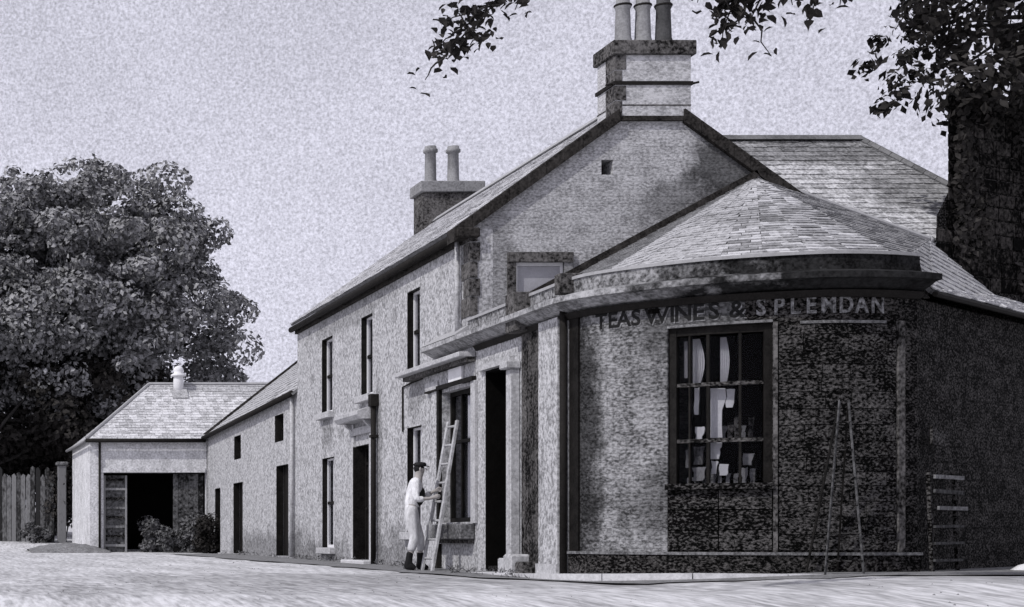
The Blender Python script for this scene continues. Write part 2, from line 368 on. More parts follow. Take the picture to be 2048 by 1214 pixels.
def outn(s): t = tang(s); return Vector((t.y, -t.x, 0))            # away from the building
# travel direction is -Y then +X : outward is to the right-hand side
def s_at(px):                                                       # distance along the path of a bearing x/y
    k = (px + 150) / 3200; lo, hi = 0, SEND
    for _ in range(40):
        m_ = (lo + hi) / 2; p = path(m_)
        if p.x / p.y < k: lo = m_
        else: hi = m_
    return (lo + hi) / 2
def band(s0, s1, prof, step=.14, zo=None):
    """sweep closed profile [(outward offset, z)] along the path"""
    n = max(1, int(math.ceil((s1 - s0) / step))); S = [s0 + (s1 - s0) * i / n for i in range(n + 1)]
    if s0 < 5.4 < s1: S = [s0] + [5.5 + (s1 - 5.5) * i / max(1, int((s1 - 5.5) / step)) for i in range(int(max(1, (s1 - 5.5) / step)) + 1)]
    mb = MB(); m_ = len(prof)
    for s in S:
        p, o = path(s), outn(s)
        for d, z in prof: mb.v.append(tuple(p + o * d + Vector((0, 0, z + (zo(s) if zo else 0)))))
    for i in range(len(S) - 1):
        for j in range(m_):
            q = (j + 1) % m_; mb.f.append((i * m_ + j, i * m_ + q, (i + 1) * m_ + q, (i + 1) * m_ + j))
    mb.f.append(tuple(range(m_))); mb.f.append(tuple((len(S) - 1) * m_ + j for j in range(m_))[::-1])
    return mb
def rband(s0, s1, d0, d1, z0, z1, step=.14, zo=None): return band(s0, s1, [(d0, z0), (d1, z0), (d1, z1), (d0, z1)], step, zo)
KZ = lambda s: -.095 + .105 * max(0, min(1, (s - 3.2) / 4.2))
SY = lambda y: 26.4 - y                                             # path distance of a point on the straight front

# ---------------------------------------------------------------- main two-storey house
house = empty('two_storey_house', (FX, 30.3, 0), 'tall two storey house with steep gable and chimney facing the camera', 'house')
ops = {'u1': (32.90, 33.77, 3.05, 4.61), 'u2': (29.96, 30.72, 3.15, 4.66), 'u3': (27.09, 27.79, 3.30, 4.70),
       'l1': (32.78, 33.73, .24, 2.11), 'l2': (27.0, 27.79, .54, 2.35), 'door': (30.0, 31.1, .02, 2.22)}
Y0, Y1 = 24.6, 36.0
outer = [(26.4, -.3), (26.4, 3.42), (Y0, 3.42), (Y0, 5.2), (Y1, 5.2), (Y1, -.3)]
wall_poly(outer, list(ops.values()), (FX, 0, 0), (0, 1, 0), (1, 0, 0), .35).build('front_wall', 'harling', house)
RZ = lambda x: 7.35 - .72 * abs(x - 11.15)
gwin = (9.08, 9.82, 3.55, 4.68); vent = (10.40, 10.58, 6.03, 6.26)
outer = [(FX + .351, 0), (13.92, 0), (13.92, RZ(13.92) - .14), (11.15, RZ(11.15) - .14), (FX + .351, RZ(FX + .351) - .14)]
wall_poly(outer, [gwin, vent], (0, Y0 + .003, 0), (1, 0, 0), (0, 1, 0), .4).build('gable_wall', 'gable_stone', house)
wall_poly([(FX + .351, 0), (13.92, 0), (13.92, RZ(13.92) - .14), (11.15, RZ(11.15) - .14), (FX + .351, RZ(FX + .351) - .14)], [], (0, Y1 - .4, 0), (1, 0, 0), (0, 1, 0), .4).build('far_gable_wall', 'harling', house)
BX(13.57, 13.92, Y0 + .41, Y1 - .41, 0, 5.2).build('rear_wall', 'gable_stone', house)
MB().box(FX + .4, 13.5, Y0 + .45, Y1 - .45, 2.75, 2.85).build('upper_floor', 'interior_shade', house)
MB().prism([(FX, Y0 + .003, 5.19), (FX + .35, Y0 + .003, 5.19), (FX + .35, Y0 + .003, RZ(FX + .35) - .10), (FX, Y0 + .003, RZ(FX) - .10)], (0, .3, 0)).build('gable_shoulder', 'gable_stone', house)
# corner stones, uniformly dark to read as one vertical strip
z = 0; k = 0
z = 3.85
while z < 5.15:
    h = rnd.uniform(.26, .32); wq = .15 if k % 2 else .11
    BX(FX - .015, FX + wq, Y0 - .018, Y0 + (.26 if k % 2 else .36), z + .008, min(z + h, 5.19) - .008).build('quoin', 'dark_stone', house); z += h; k += 1
# wall heads under the eave, near-black to thicken the eave shadow
BX(FX - .06, FX, Y0 + .31, Y1, 5.02, 5.2).build('eaves_shade_course', 'skew', house)
ea = MB().tube([(FX - .14, Y0 - .10, 5.12), (FX - .14, Y1 + .02, 5.12)], .065, 8).build('gutter', 'iron', house, smooth=True)
for y in (25.6, 27.6, 29.6, 31.6, 33.6, 35.5): BX(FX - .14, FX, y, y + .03, 5.04, 5.06).build('gutter_bracket', 'iron', ea)
# roof
slates([(FX - .15, Y0 + .12, RZ(FX - .15)), (FX - .15, Y1 + .02, RZ(FX - .15)), (11.15, Y1 + .02, 7.35), (11.15, Y0 + .12, 7.35)], None, house, 'slate_pale', limit=300, sw=.30, sh=.24, rag=.004)
slates([(14.15, Y0 + .12, RZ(14.15)), (11.15, Y0 + .12, 7.35), (11.15, Y1 + .05, 7.35), (14.15, Y1 + .05, RZ(14.15))], None, house, 'slate', alljoin=True, sw=.30, sh=.24)
MB().prism([(11.15 - .1, Y0 + .63, 7.34), (11.15, Y0 + .63, 7.44), (11.15 + .1, Y0 + .63, 7.34)], (0, Y1 - Y0 - .6, 0)).build('ridge', 'lead', house)
for sgn in (-1, 1):   # skews: stone copings along both gable edges
    xe = 11.15 + sgn * 3.05 if sgn < 0 else 11.15 + 2.75
    xa = 11.15 + sgn * .50
    segs = 9
    for i in range(segs):
        xa0 = xa + (xe - xa) * i / segs; xa1 = xa + (xe - xa) * (i + 1) / segs - sgn * .006
        pl = [(xa0, Y0 - .09, RZ(xa0) - .17), (xa1, Y0 - .09, RZ(xa1) - .17), (xa1, Y0 - .09, RZ(xa1) + .035), (xa0, Y0 - .09, RZ(xa0) + .035)]
        MB().prism(pl, (0, .34, 0)).build('skew_stone', 'skew', house)
MB().box(FX - .24, FX + .12, Y0 - .12, Y0 + .30, 5.05, 5.20).build('skew_putt', 'skew', house, bevel=.02)
# front chimney
ch = BX(10.60, 11.76, Y0 - .03, Y0 + .62, 6.88, 7.86).build('chimney', 'chimney_stone', house)
BX(10.55, 11.83, Y0 - .08, Y0 + .68, 7.861, 8.08).build('chimney_cope', 'dark_stone', ch, bevel=.012)
BX(10.57, 11.79, Y0 - .06, Y0 + .635, 6.85, 6.92).build('base_course', 'skew', ch)
BX(10.595, 11.765, Y0 - .034, Y0 + .63, 7.08, 7.10).build('string_course', 'dark_stone', ch)
BX(10.57, 11.79, Y0 - .05, Y0 + .645, 7.40, 7.455).build('iron_strap', 'iron', ch)
for q in (((10.60, Y0 + .02, 7.43), (10.45, Y0 - .05, 7.39)), ((11.78, Y0 + .02, 7.43), (11.88, Y0 - .05, 7.44))): MB().tube(q, .018, 6).build('strap_hook', 'iron', ch)
for i, x in enumerate((10.86, 11.17, 11.49)):
    p = MB().lathe((x, Y0 + .30, 8.10), [(.145, 0), (.14, .06), (.12, .12), (.105, .56), (.125, .60), (.125, .64), (.10, .67), (.10, .98), (.12, 1.0), (.12, 1.06), (.08, 1.06), (.08, .9)]).build('chimney_pot', 'terracotta_dark' if i == 2 else 'terracotta', ch, smooth=True)
    MB().lathe((x, Y0 + .30, 8.10), [(.127, .605), (.134, .615), (.134, .635), (.127, .64)]).build('pot_band', 'iron', None).parent = ch
for k in range(4):   # darker corner stones on the left of the stack
    BX(10.592, 10.592 + (.17 if k % 2 else .11), Y0 - .038, Y0 + .3, 6.93 + .235 * k, 7.15 + .235 * k).build('quoin', 'dark_stone', ch)
# far chimney
ch2 = BX(10.86, 12.12, 34.9, 35.55, 6.9, 7.98).build('chimney', 'dark_stone', house)
BX(10.79, 12.2, 34.83, 35.62, 7.981, 8.22).build('chimney_cope', 'quoin_stone', ch2, bevel=.015)
for x in (11.12, 11.62):
    MB().lathe((x, 35.2, 8.22), [(.155, 0), (.14, .05), (.125, .1), (.115, .68), (.155, .70), (.155, .76), (.125, .78), (.125, .83), (.07, .83), (.07, .7)]).build('chimney_pot', 'terracotta', ch2, smooth=True)

def street_window(y0, y1, z0, z1, parent, blind=True, xw=FX, sill=True, sillw=.12, lower=False):
    """sash window in a wall facing -X"""
    xo = xw + .10
    f = MB()
    f.box(xo, xo + .06, y0, y0 + .05, z0, z1).box(xo, xo + .06, y1 - .05, y1, z0, z1).box(xo, xo + .06, y0 + .05, y1 - .05, z1 - .05, z1).box(xo, xo + .06, y0 + .05, y1 - .05, z0, z0 + .06)
    wnd = f.build('window', 'white_paint', parent)
    BX(xw - .004, xo, y1 - .012, y1 - .001, z0, z1 - .012).build('reveal_shade_board', 'dark_paint', wnd); BX(xw - .004, xo, y0 + .001, y1 - .001, z1 - .011, z1 - .001).build('reveal_shade_board', 'dark_paint', wnd)  # dark boards carry the shade of the reveal in their colour
    zm = (z0 + z1) / 2; ym = (y0 + y1) / 2
    BX(xo - .004, xo + .052, y0 + .05, y1 - .05, zm - .03, zm + .03).build('meeting_rail', 'dark_paint', wnd)
    BX(xo + .012, xo + .045, ym - .012, ym + .012, z0 + .06, zm - .026).build('glazing_bar', 'white_paint', wnd)
    BX(xo + .012, xo + .045, ym - .012, ym + .012, zm + .026, z1 - .05).build('glazing_bar', 'white_paint', wnd)
    for a0, a1 in ((y0 + .05, ym - .012), (ym + .012, y1 - .05)):
        for b0, b1 in ((z0 + .06, zm - .025), (zm + .025, z1 - .05)):
            BX(xo + .024, xo + .03, a0, a1, b0, b1).build('pane', 'glass', wnd)
    MB().box(xo + .9, xo + .95, y0 - .6, y1 + .6, z0 - .3, z1 + .3).build('room_back', 'interior_shade', wnd)
    if blind:
        c = MB(); nn = 8; wd = (y1 - y0) * .62
        pr = [(y0 + .03 + wd * i / nn, xo + .065 + .02 * (i % 2)) for i in range(nn + 1)]
        for (ya, xa), (yb, xb) in zip(pr, pr[1:]): c.add([(xa, ya, z0 + .05), (xb, yb, z0 + .05), (xb, yb, z1 - .03), (xa, ya, z1 - .03)], [(0, 1, 2, 3)])
        c.build('curtain', 'cloth_blind', wnd, fix=False)
    if sill:
        BX(xw - sillw, xw + .15, y0 - .09, y1 + .09, z0 - .13, z0 - .002).build('sill', 'pale_stone', wnd, bevel=.01)
    return wnd
for k_ in ('u1', 'u2', 'u3', 'l1', 'l2'):
    o = ops[k_]; street_window(*o, house, sill=(k_ != 'u3'))
# gable window with its dark surround and pale blind
gw = MB()
x0, x1, z0, z1 = gwin
BX(x0 - .13, x0, Y0 - .03, Y0 + .12, 3.6, z1).build('gable_window', 'dark_stone', house)
gwo = [o for o in house.children if o.name.startswith('gable_window')][0]
BX(x1, x1 + .13, Y0 - .03, Y0 + .12, 3.6, z1).build('jamb_stone', 'quoin_stone', gwo)
BX(x0 - .13, x1 + .13, Y0 - .06, Y0 + .02, z1 + .001, z1 + .15).build('lintel', 'dark_stone', gwo)
MB().box(x0, x0 + .04, Y0 + .03, Y0 + .08, z0, z1).box(x1 - .04, x1, Y0 + .03, Y0 + .08, z0, z1).box(x0 + .04, x1 - .04, Y0 + .03, Y0 + .08, z1 - .05, z1).build('sash_frame', 'white_paint', gwo)
BX(x0 + .04, x1 - .04, Y0 + .042, Y0 + .046, z0, z1 - .05).build('pane', 'glass', gwo)
BX(x0 + .02, x1 - .02, Y0 + .052, Y0 + .06, z0, z1 - .051).build('roller_blind', 'white_paint', gwo)
MB().box(x0 - .3, x1 + .3, Y0 + .8, Y0 + .85, z0 - .2, z1 + .2).box(10.2, 10.8, Y0 + .7, Y0 + .75, 5.9, 6.4).build('room_back', 'interior_shade', gwo)
for (yy, zz_, rr) in ((35.3, .5, .35), (34.6, 3.9, .2), (31.9, .35, .3), (28.9, .4, .28), (28.6, 5.0 - .6, .2), (32.2, 2.6, .25)):
    nn = 11; pl = [(FX - .004, yy + rr * rnd.uniform(.6, 1.2) * math.cos(6.283 * q / nn), zz_ + rr * .7 * rnd.uniform(.6, 1.2) * math.sin(6.283 * q / nn)) for q in range(nn)]
    MB().prism(pl, (.02, 0, 0)).build('render_patch', 'harling_patch', house)
# house door with hood, frame, downpipe
y0, y1, z0, z1 = ops['door']
BX(FX - .064, FX + .17, y1 - .014, y1 - .001, z0, z1 - .014).build('reveal_shade_board', 'dark_paint', house); BX(FX - .004, FX + .17, y0, y1, z1 - .013, z1 - .001).build('reveal_shade_board', 'dark_paint', house)  # near-black lining paints the door reveal as shaded
dr = MB().box(FX + .20, FX + .25, y0 + .06, y1 - .06, z0, z1 - .38).build('door', 'dark_paint', house)
for (a0, a1) in ((y0 + .16, y0 + .50), (y0 + .60, y1 - .16)):
    for (b0, b1) in ((.18, .80), (.95, 1.68)): BX(FX + .185, FX + .2, a0, a1, b0, b1).build('door_panel', 'dark_paint', dr, bevel=.006)
MB().lathe((0, 0, 0), [(.01, 0), (.03, .01), (.03, .04), (.012, .05)], 10).build('handle', 'iron', dr).matrix_world = Matrix.Translation((FX + .19, y1 - .15, 1.0)) @ Matrix.Rotation(R(-90), 4, 'Y')
MB().box(FX + .17, FX + .24, y0, y0 + .06, z0, z1).box(FX + .17, FX + .24, y1 - .06, y1, z0, z1).box(FX + .17, FX + .24, y0 + .06, y1 - .06, z1 - .06, z1).box(FX + .17, FX + .24, y0 + .06, y1 - .06, z1 - .37, z1 - .31).build('door_frame', 'dark_paint', dr)
BX(FX + .2, FX + .205, y0 + .06, y1 - .06, z1 - .31, z1 - .06).build('fanlight', 'glass', dr)
BX(FX + .6, FX + .65, y0 - .3, y1 + .3, 0, 2.5).build('hall_back', 'interior_shade', dr)
for ya, yb in ((y0 - .20, y0 - .002), (y1 + .002, y1 + .18)):
    BX(FX - .06, FX + .02, ya, yb, -.05, 2.42).build('pilaster', 'pale_stone', house, bevel=.01)
BX(FX - .07, FX + .02, y0 - .22, y1 + .2, 2.421, 2.56).build('door_lintel', 'pale_stone', house)
hd = MB().prism([(FX - .36, y0 - .32, 2.74), (FX - .36, y0 - .32, 2.80), (FX - .02, y0 - .32, 2.92), (FX, y0 - .32, 2.92), (FX, y0 - .32, 2.66), (FX - .30, y0 - .32, 2.66)], (0, y1 - y0 + .6, 0)).build('door_hood', 'pale_stone', house)
for y in (y0 - .18, y1 + .04): MB().prism([(FX - .071, y, 2.655), (FX - .2, y, 2.655), (FX - .17, y, 2.60), (FX - .10, y, 2.54), (FX - .071, y, 2.50)], (0, .12, 0)).build('bracket', 'pale_stone', hd)
BX(FX - .25, FX - .03, y0 - .28, y1 + .22, -.12, .02).build('doorstep', 'kerb_stone', house, bevel=.015)
ypipe = 29.62
dp = MB().tube([(FX - .08, ypipe, -.05), (FX - .08, ypipe, 3.05)], .05, 8).build('downpipe', 'iron', house, smooth=True)
BX(FX - .15, FX - .005, ypipe - .09, ypipe + .09, 2.88, 3.10).build('hopper', 'iron', dp); BX(FX - .14, FX - .005, ypipe - .07, ypipe + .07, 2.3, 2.35).build('pipe_collar', 'iron', dp)
MB().tube([(FX - .07, 24.98, 3.6), (FX - .07, 24.98, 5.06)], .04, 8).build('downpipe', 'pale_stone', house, smooth=True)
MB().tube([(FX - .02, 28.0, 2.3), (FX - .02, 28.0, 3.08), (FX - .02, 27.5, 3.11), (FX - .02, 26.9, 3.12)], .016, 6).build('conduit', 'iron', house)

# ---------------------------------------------------------------- corner shop (ground floor front, curved corner, side wall)
shop = empty('corner_shop', (9.6, 20.6, 0), 'single storey shop with curved dark front and painted lettering under a slate roof', 'shop')
swin = (SY(25.83), SY(24.38), .69, 2.78); sdoor = (SY(23.84), SY(22.67), -.05, 2.93)
T = .30
wall_poly([(0, -.3), (5.65, -.3), (5.65, 3.40), (0, 3.40)], [swin, sdoor], (FX - .03, 26.4, 0), (0, -1, 0), (1, 0, 0), T).build('front_wall', 'harling', shop)
# street front cornices, parapet
sC = SY(20.72); sW0, sW1 = s_at(1335), s_at(1545); sP = s_at(1800); 
cor = band(SY(26.1), SEND, [(0, 3.34), (.12, 3.38), (.24, 3.45), (.31, 3.46), (.31, 3.53), (.12, 3.58), (0, 3.60)]).build('cornice', 'dark_stone', shop)
cor.data.materials.clear(); mat('cornice_stone', .12, .42, 2.4, 20, .5, bump=.3, warm=.0, rng=GR); add_stain_or_shade('cornice_stone', (11.6, 18.9, 3.5), (3.0, 2.5, 1.3), .93); cor.data.materials.append(MATS['cornice_stone'])  # cornice colour darkens towards its right end
band(SY(24.2), SEND, [(.001, 3.27), (.05, 3.27), (.10, 3.345), (.001, 3.335)]).build('cornice_shade_band', 'iron', shop)  # near-black band standing in for the deep shadow under the cornice
band(SY(24.6), SEND, [(0.035, 3.575), (.035, 3.77), (-.24, 3.77), (-.24, 3.42)]).build('parapet', 'parapet_stone', shop)
band(SY(24.6), SEND, [(0.06, 3.771), (.06, 3.81), (-.26, 3.83), (-.26, 3.771)]).build('parapet_cope', 'lead', shop)
MB().prism([(FX - .26, 26.2, 3.56), (FX - .02, 26.2, 3.72), (FX - .02, 26.2, 3.56)], (0, -1.62, 0)).build('cornice_flashing', 'lead', shop)
BX(FX - .30, FX - .035, 24.25, 27.55, 3.19, 3.27).build('sign_hood', 'pale_stone', shop, bevel=.012)
BX(FX - .17, FX - .035, 24.25, 27.5, 3.12, 3.188).build('hood_moulding', 'dark_stone', shop)
BX(FX - .25, FX + .02, 22.05, 22.42, 3.30, 3.84).build('pedestal', 'dark_stone', shop, bevel=.01)
BX(FX - .20, FX + .1, 20.62, 20.80, 3.60, 3.86).build('pedestal', 'dark_stone', shop, bevel=.01)
# shop window on the street
y1, y0 = 25.83, 24.38; z0, z1 = .69, 2.78; xo = FX + .10
f = MB().box(xo, xo + .07, y0, y0 + .07, z0, z1).box(xo, xo + .07, y1 - .07, y1, z0, z1).box(xo, xo + .07, y0 + .07, y1 - .07, z1 - .07, z1).box(xo, xo + .07, y0 + .07, y1 - .07, z0, z0 + .07).build('window', 'dark_paint', shop)
nb = 3
for i in range(1, nb):
    y = y0 + .07 + (y1 - y0 - .14) * i / nb
    BX(xo + .01, xo + .06, y - .02, y + .02, z0 + .07, z1 - .07).build('mullion', 'dark_paint', f)
BX(xo + .013, xo + .057, y0 + .07, y1 - .07, 1.95, 2.0).build('transom', 'dark_paint', f)
for i in range(nb):
    a0 = y0 + .07 + (y1 - y0 - .14) * i / nb + .02; a1 = a0 + (y1 - y0 - .14) / nb - .04
    for b0, b1 in ((z0 + .07, 1.95), (2.0, z1 - .07)): BX(xo + .03, xo + .036, a0, a1, b0, b1).build('pane', 'glass', f)
    if i in (0, 1):
        c = MB(); pr = [(a0 + .01 + (a1 - a0 - .02) * (.75 if i else .6) * j / 5, xo + .055 + .015 * (j % 2)) for j in range(6)]
        for (ya, xa), (yb, xb) in zip(pr, pr[1:]): c.add([(xa, ya, z0 + .08), (xb, yb, z0 + .08), (xb, yb, z1 - .1), (xa, ya, z1 - .1)], [(0, 1, 2, 3)])
        c.build('curtain', 'white_paint', f, fix=False)
BX(xo + .7, xo + .75, y0 - .5, y1 + .5, 0, 3.2).build('room_back', 'interior_shade', f)
sl = BX(FX - .26, FX - .035, y0 - .10, y1 + .10, z0 - .27, z0 - .03).build('sill', 'quoin_stone', f, bevel=.015)
BX(FX - .12, FX - .035, y0 - .06, y1 + .06, z0 - .33, z0 - .272).build('sill_moulding', 'dark_stone', f)
BX(FX - .11, FX - .034, y1 + .02, y1 + .13, -.1, .35).build('sill_bracket', 'iron', f)
MB().box(FX - .09, FX - .034, y1 + .003, y1 + .11, z0 - .02, z1 + .05).build('window_architrave', 'dark_paint', f)
MB().box(FX - .10, FX - .034, y0 - .15, y1 + .11, z1 + .051, z1 + .12).build('window_head', 'dark_paint', f)
BX(FX - .07, FX - .034, y0 - .20, y0 - .003, z0 - .02, z1 + .05).build('pilaster', 'pale_stone', shop)
# shop doorway: deep and dark with an open leaf inside
ya, yb = 22.67, 23.84
dd = MB().box(FX + .75, FX + .80, ya + .05, yb - .05, 0, 2.2).build('door', 'dark_paint', shop)
for (a0, a1) in ((ya + .15, ya + .52), (ya + .64, yb - .15)):
    for (b0, b1) in ((.2, .85), (1.0, 2.0)): BX(FX + .735, FX + .75, a0, a1, b0, b1).build('door_panel', 'dark_paint', dd, bevel=.006)
MB().box(FX + .28, FX + 1.3, ya - .06, ya - .01, -.02, 3.1).box(FX - .028, FX + 1.3, yb - .02, yb - .002, -.02, 2.92).box(FX - .028, FX + 1.3, ya, yb - .021, 2.90, 2.925).box(FX + 1.25, FX + 1.3, ya, yb, 0, 3.1).build('entry_shade_lining', 'interior_shade', dd)  # near-black lining, the doorway's shade put into its colour
BX(FX + .0, FX + .75, ya, yb, -.06, .03).build('entry_floor', 'dark_wood', dd)
BX(FX - .10, FX - .034, ya, yb + .12, 2.935, 3.02).build('door_lintel', 'pale_stone', shop)
colm = BX(FX - .17, FX - .034, 22.44, 22.62, .161, 2.819).build('column', 'pale_stone', shop, bevel=.012)
BX(FX - .178, FX - .171, 22.48, 22.58, .35, 2.6).build('column_fillet', 'pale_stone', colm)
BX(FX - .25, FX - .034, 22.40, 22.66, 2.82, 2.93).build('capital', 'pale_stone', colm, bevel=.015)
BX(FX - .27, FX - .02, 22.36, 22.67, -.05, .16).build('column_base', 'pale_stone', colm, bevel=.02)
BX(FX - .33, FX - .04, 22.02, 22.30, -.08, .22).build('guard_stone', 'pale_stone', shop, bevel=.03)
# dark panel painted as deep shade beside the column, pale pilaster, downpipe before the curve
BX(FX - .055, FX - .032, 21.66, 22.33, -.05, 3.34).build('shade_panel', 'shade_render', shop)
BX(FX - .10, FX - .034, 20.95, 21.60, .10, 3.34).build('pilaster', 'harling', shop)
BX(FX - .13, FX - .034, 20.92, 21.63, -.08, .099).build('pilaster_base', 'pale_stone', shop)
BX(FX - .28, FX - .034, 21.68, 21.98, -.08, .12).build('boot_scraper_block', 'dark_stone', shop, bevel=.02)
sp = band(SY(20.83), s_at(1160), [(.005, .0), (.03, .0), (.03, 3.36), (.005, 3.36)]).build('corner_strip', 'dark_paint', shop)
MB().tube([(FX - .09, 20.78, -.02), (FX - .09, 20.78, 3.4)], .05, 8).build('downpipe', 'iron', shop, smooth=True)
# curved wall
s0c = 5.652
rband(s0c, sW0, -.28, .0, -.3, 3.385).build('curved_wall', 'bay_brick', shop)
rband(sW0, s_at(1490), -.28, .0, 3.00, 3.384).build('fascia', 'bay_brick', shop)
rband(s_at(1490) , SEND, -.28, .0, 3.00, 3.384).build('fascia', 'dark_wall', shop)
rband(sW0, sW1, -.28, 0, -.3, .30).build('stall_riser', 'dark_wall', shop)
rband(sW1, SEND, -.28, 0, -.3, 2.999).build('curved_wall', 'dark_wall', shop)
rband(sC, SEND, .001, .055, -.05, .24).build('plinth', 'dark_wall', shop)
rband(sC, SEND, .001, .075, .241, .275).build('plinth_moulding', 'quoin_stone', shop)
# timber shopfront: stall boards, frame, panes
def panel_boards(sa, sb, z0, z1, d0, d1, n, name, m, parent):
    for i in range(n):
        a0 = sa + (sb - sa) * i / n; a1 = sa + (sb - sa) * (i + 1) / n - .008
        rband(a0, a1, d0, d1 + rnd.uniform(-.004, .004), z0, z1, .5).build(name, m, parent)
sH = (sW0 + sW1) / 2
for z_ in (.302, .545, .79):
    for a_, b_ in ((sW0 + .01, sH - .006), (sH + .006, sW1 - .01)): rband(a_, b_, .001, .015 + rnd.uniform(0, .008), z_, z_ + .232, .3).build('stall_stone', 'dark_wood', shop)
rband(sW0, sW1, -.28, .10, 1.03, 1.10).build('shop_sill', 'dark_wood', shop)
rband(sW0, sW1, .0, .02, 2.999, 3.03).build('window_head_moulding', 'quoin_stone', shop)
fr = rband(sW0, sW0 + .09, -.16, -.04, 1.101, 2.998, .3).build('window', 'dark_paint', shop)
rband(sW1 - .09, sW1, -.16, -.04, 1.101, 2.998, .3).build('window_stile', 'dark_paint', fr)
rband(sW0 + .09, sW1 - .09, -.15, -.05, 2.90, 2.998).build('window_rail', 'dark_paint', fr)
sM = s_at(1414)
for s_, wd in ((sM, .035), (s_at(1376), .02), (s_at(1480), .03)): rband(s_ - wd / 2, s_ + wd / 2, -.14, -.06, 1.101, 2.9, .3).build('mullion', 'dark_paint', fr)
for zt in (1.62, 2.30): rband(sW0 + .09, sW1 - .09, -.135, -.055, zt - .022, zt + .022).build('transom', 'dark_wood', fr)
ss = [sW0 + .09, s_at(1376), sM, s_at(1480), sW1 - .09]; zz = [1.101, 1.62, 2.30, 2.90]
for a0, a1 in zip(ss, ss[1:]):
    for b0, b1 in zip(zz, zz[1:]): rband(a0 + .012, a1 - .012, -.10, -.094, b0 + .02, b1 - .02, .2).build('pane', 'glass', fr)
rband(sW0 - .2, sW1 + .2, -1.3, -1.26, .2, 3.3).build('room_back', 'interior_shade', fr)
MB().box(8.9, 11, 19.6, 21, 3.2, 3.25).build('shop_ceiling', 'interior_shade', shop)
# drapes and slabs added behind the shop glass to imitate its reflections
def reflection_drape(sa, sb, z0, z1, parent, flare=0):
    n = 10; mb = MB()
    P = []
    for j in range(7):
        zj = z0 + (z1 - z0) * j / 6; t = 1 - j / 6
        for i in range(n + 1):
            s_ = sa + (sb - sa + flare * math.sin(t * 3)) * i / n; p = path(s_) + outn(s_) * (-.19 - .025 * (i % 2))
            P.append((p.x, p.y, zj))
    for j in range(6):
        for i in range(n): mb.f.append((j * (n + 1) + i, j * (n + 1) + i + 1, (j + 1) * (n + 1) + i + 1, (j + 1) * (n + 1) + i))
    mb.v = P; return mb.build('curtain', 'white_paint', parent, fix=False)
reflection_drape(s_at(1377), s_at(1392), 2.32, 2.87, fr, .06); reflection_drape(s_at(1437), s_at(1450), 2.32, 2.87, fr, .04); reflection_drape(s_at(1358), s_at(1366), 2.4, 2.85, fr)
def card(sa, sb, z0, z1, d=-.17, m='white_paint', name='reflection_card', tilt=0.02):
    """upright slabs behind the glass, standing in for its blurred reflections"""
    a_, b_ = path(sa) + outn(sa) * d, path(sb) + outn(sb) * d
    t = (b_ - a_).normalized(); o = Vector((t.y, -t.x, 0))
    mb = MB(); L0 = (b_ - a_).length; k = L0 * .16; H_ = z1 - z0
    j = lambda: Vector((0, 0, rnd.uniform(-.12, .12) * min(H_, .25))) + t * rnd.uniform(-k, k)
    ring = [a_ + Vector((0, 0, z0)), a_.lerp(b_, .5) + Vector((0, 0, z0)), b_ + Vector((0, 0, z0)) - t * k * 1.5]
    for f_ in (.3, .55, .8): ring.append(b_ + Vector((0, 0, z0 + H_ * f_)) + j() - t * k * 1.2 * (f_ < .7))
    ring += [b_ + Vector((0, 0, z1)) + j() * .5, a_.lerp(b_, .5) + Vector((0, 0, z1)) + j() * .6, a_ + Vector((0, 0, z1)), a_ + Vector((0, 0, z0 + H_ * .6)) + j(), a_ + Vector((0, 0, z0 + H_ * .3)) + j()]
    mb.prism(ring, -o * .03)
    return mb.build(name, m, fr)
card(s_at(1415), s_at(1450), 1.66, 2.26, -.20); card(s_at(1450), s_at(1468), 2.02, 2.24, -.20); card(s_at(1383), s_at(1402), 1.64, 1.80, -.18); card(s_at(1380), s_at(1391), 1.95, 2.28, -.2)
card(s_at(1415), s_at(1440), 1.40, 1.60, -.18, 'cloth_blind'); card(s_at(1418), s_at(1432), 1.22, 1.38, -.17, 'cloth_blind'); card(s_at(1436), s_at(1456), 1.20, 1.34, -.17, 'cloth_blind')
card(s_at(1362), s_at(1374), 1.30, 1.52, -.18, 'weathered_wood'); card(s_at(1378), s_at(1404), 1.34, 1.56, -.2, 'weathered_wood'); card(s_at(1376), s_at(1406), 1.14, 1.30, -.17, 'weathered_wood'); card(s_at(1487), s_at(1510), 1.32, 1.46, -.17, 'weathered_wood')
for k in range(9):      # small slabs imitating soft reflections in the lower panes
    a_ = s_at(1362) + (s_at(1520) - s_at(1362)) * k / 9
    card(a_, a_ + rnd.uniform(.05, .085), 1.105, rnd.uniform(1.18, 1.30), -.24, rnd.choice(['weathered_wood', 'cloth_blind', 'quoin_stone', 'terracotta']), 'reflection_slab')
for k in range(6):
    a_ = s_at(1420) + (s_at(1515) - s_at(1420)) * k / 6
    card(a_, a_ + rnd.uniform(.05, .08), 1.66, rnd.uniform(1.76, 1.92), -.30, rnd.choice(['weathered_wood', 'quoin_stone', 'dark_stone']), 'reflection_slab')
rband(sW0 + .02, sW1 - .02, -.55, -.22, 1.63, 1.655).build('display_shelf', 'dark_wood', fr)
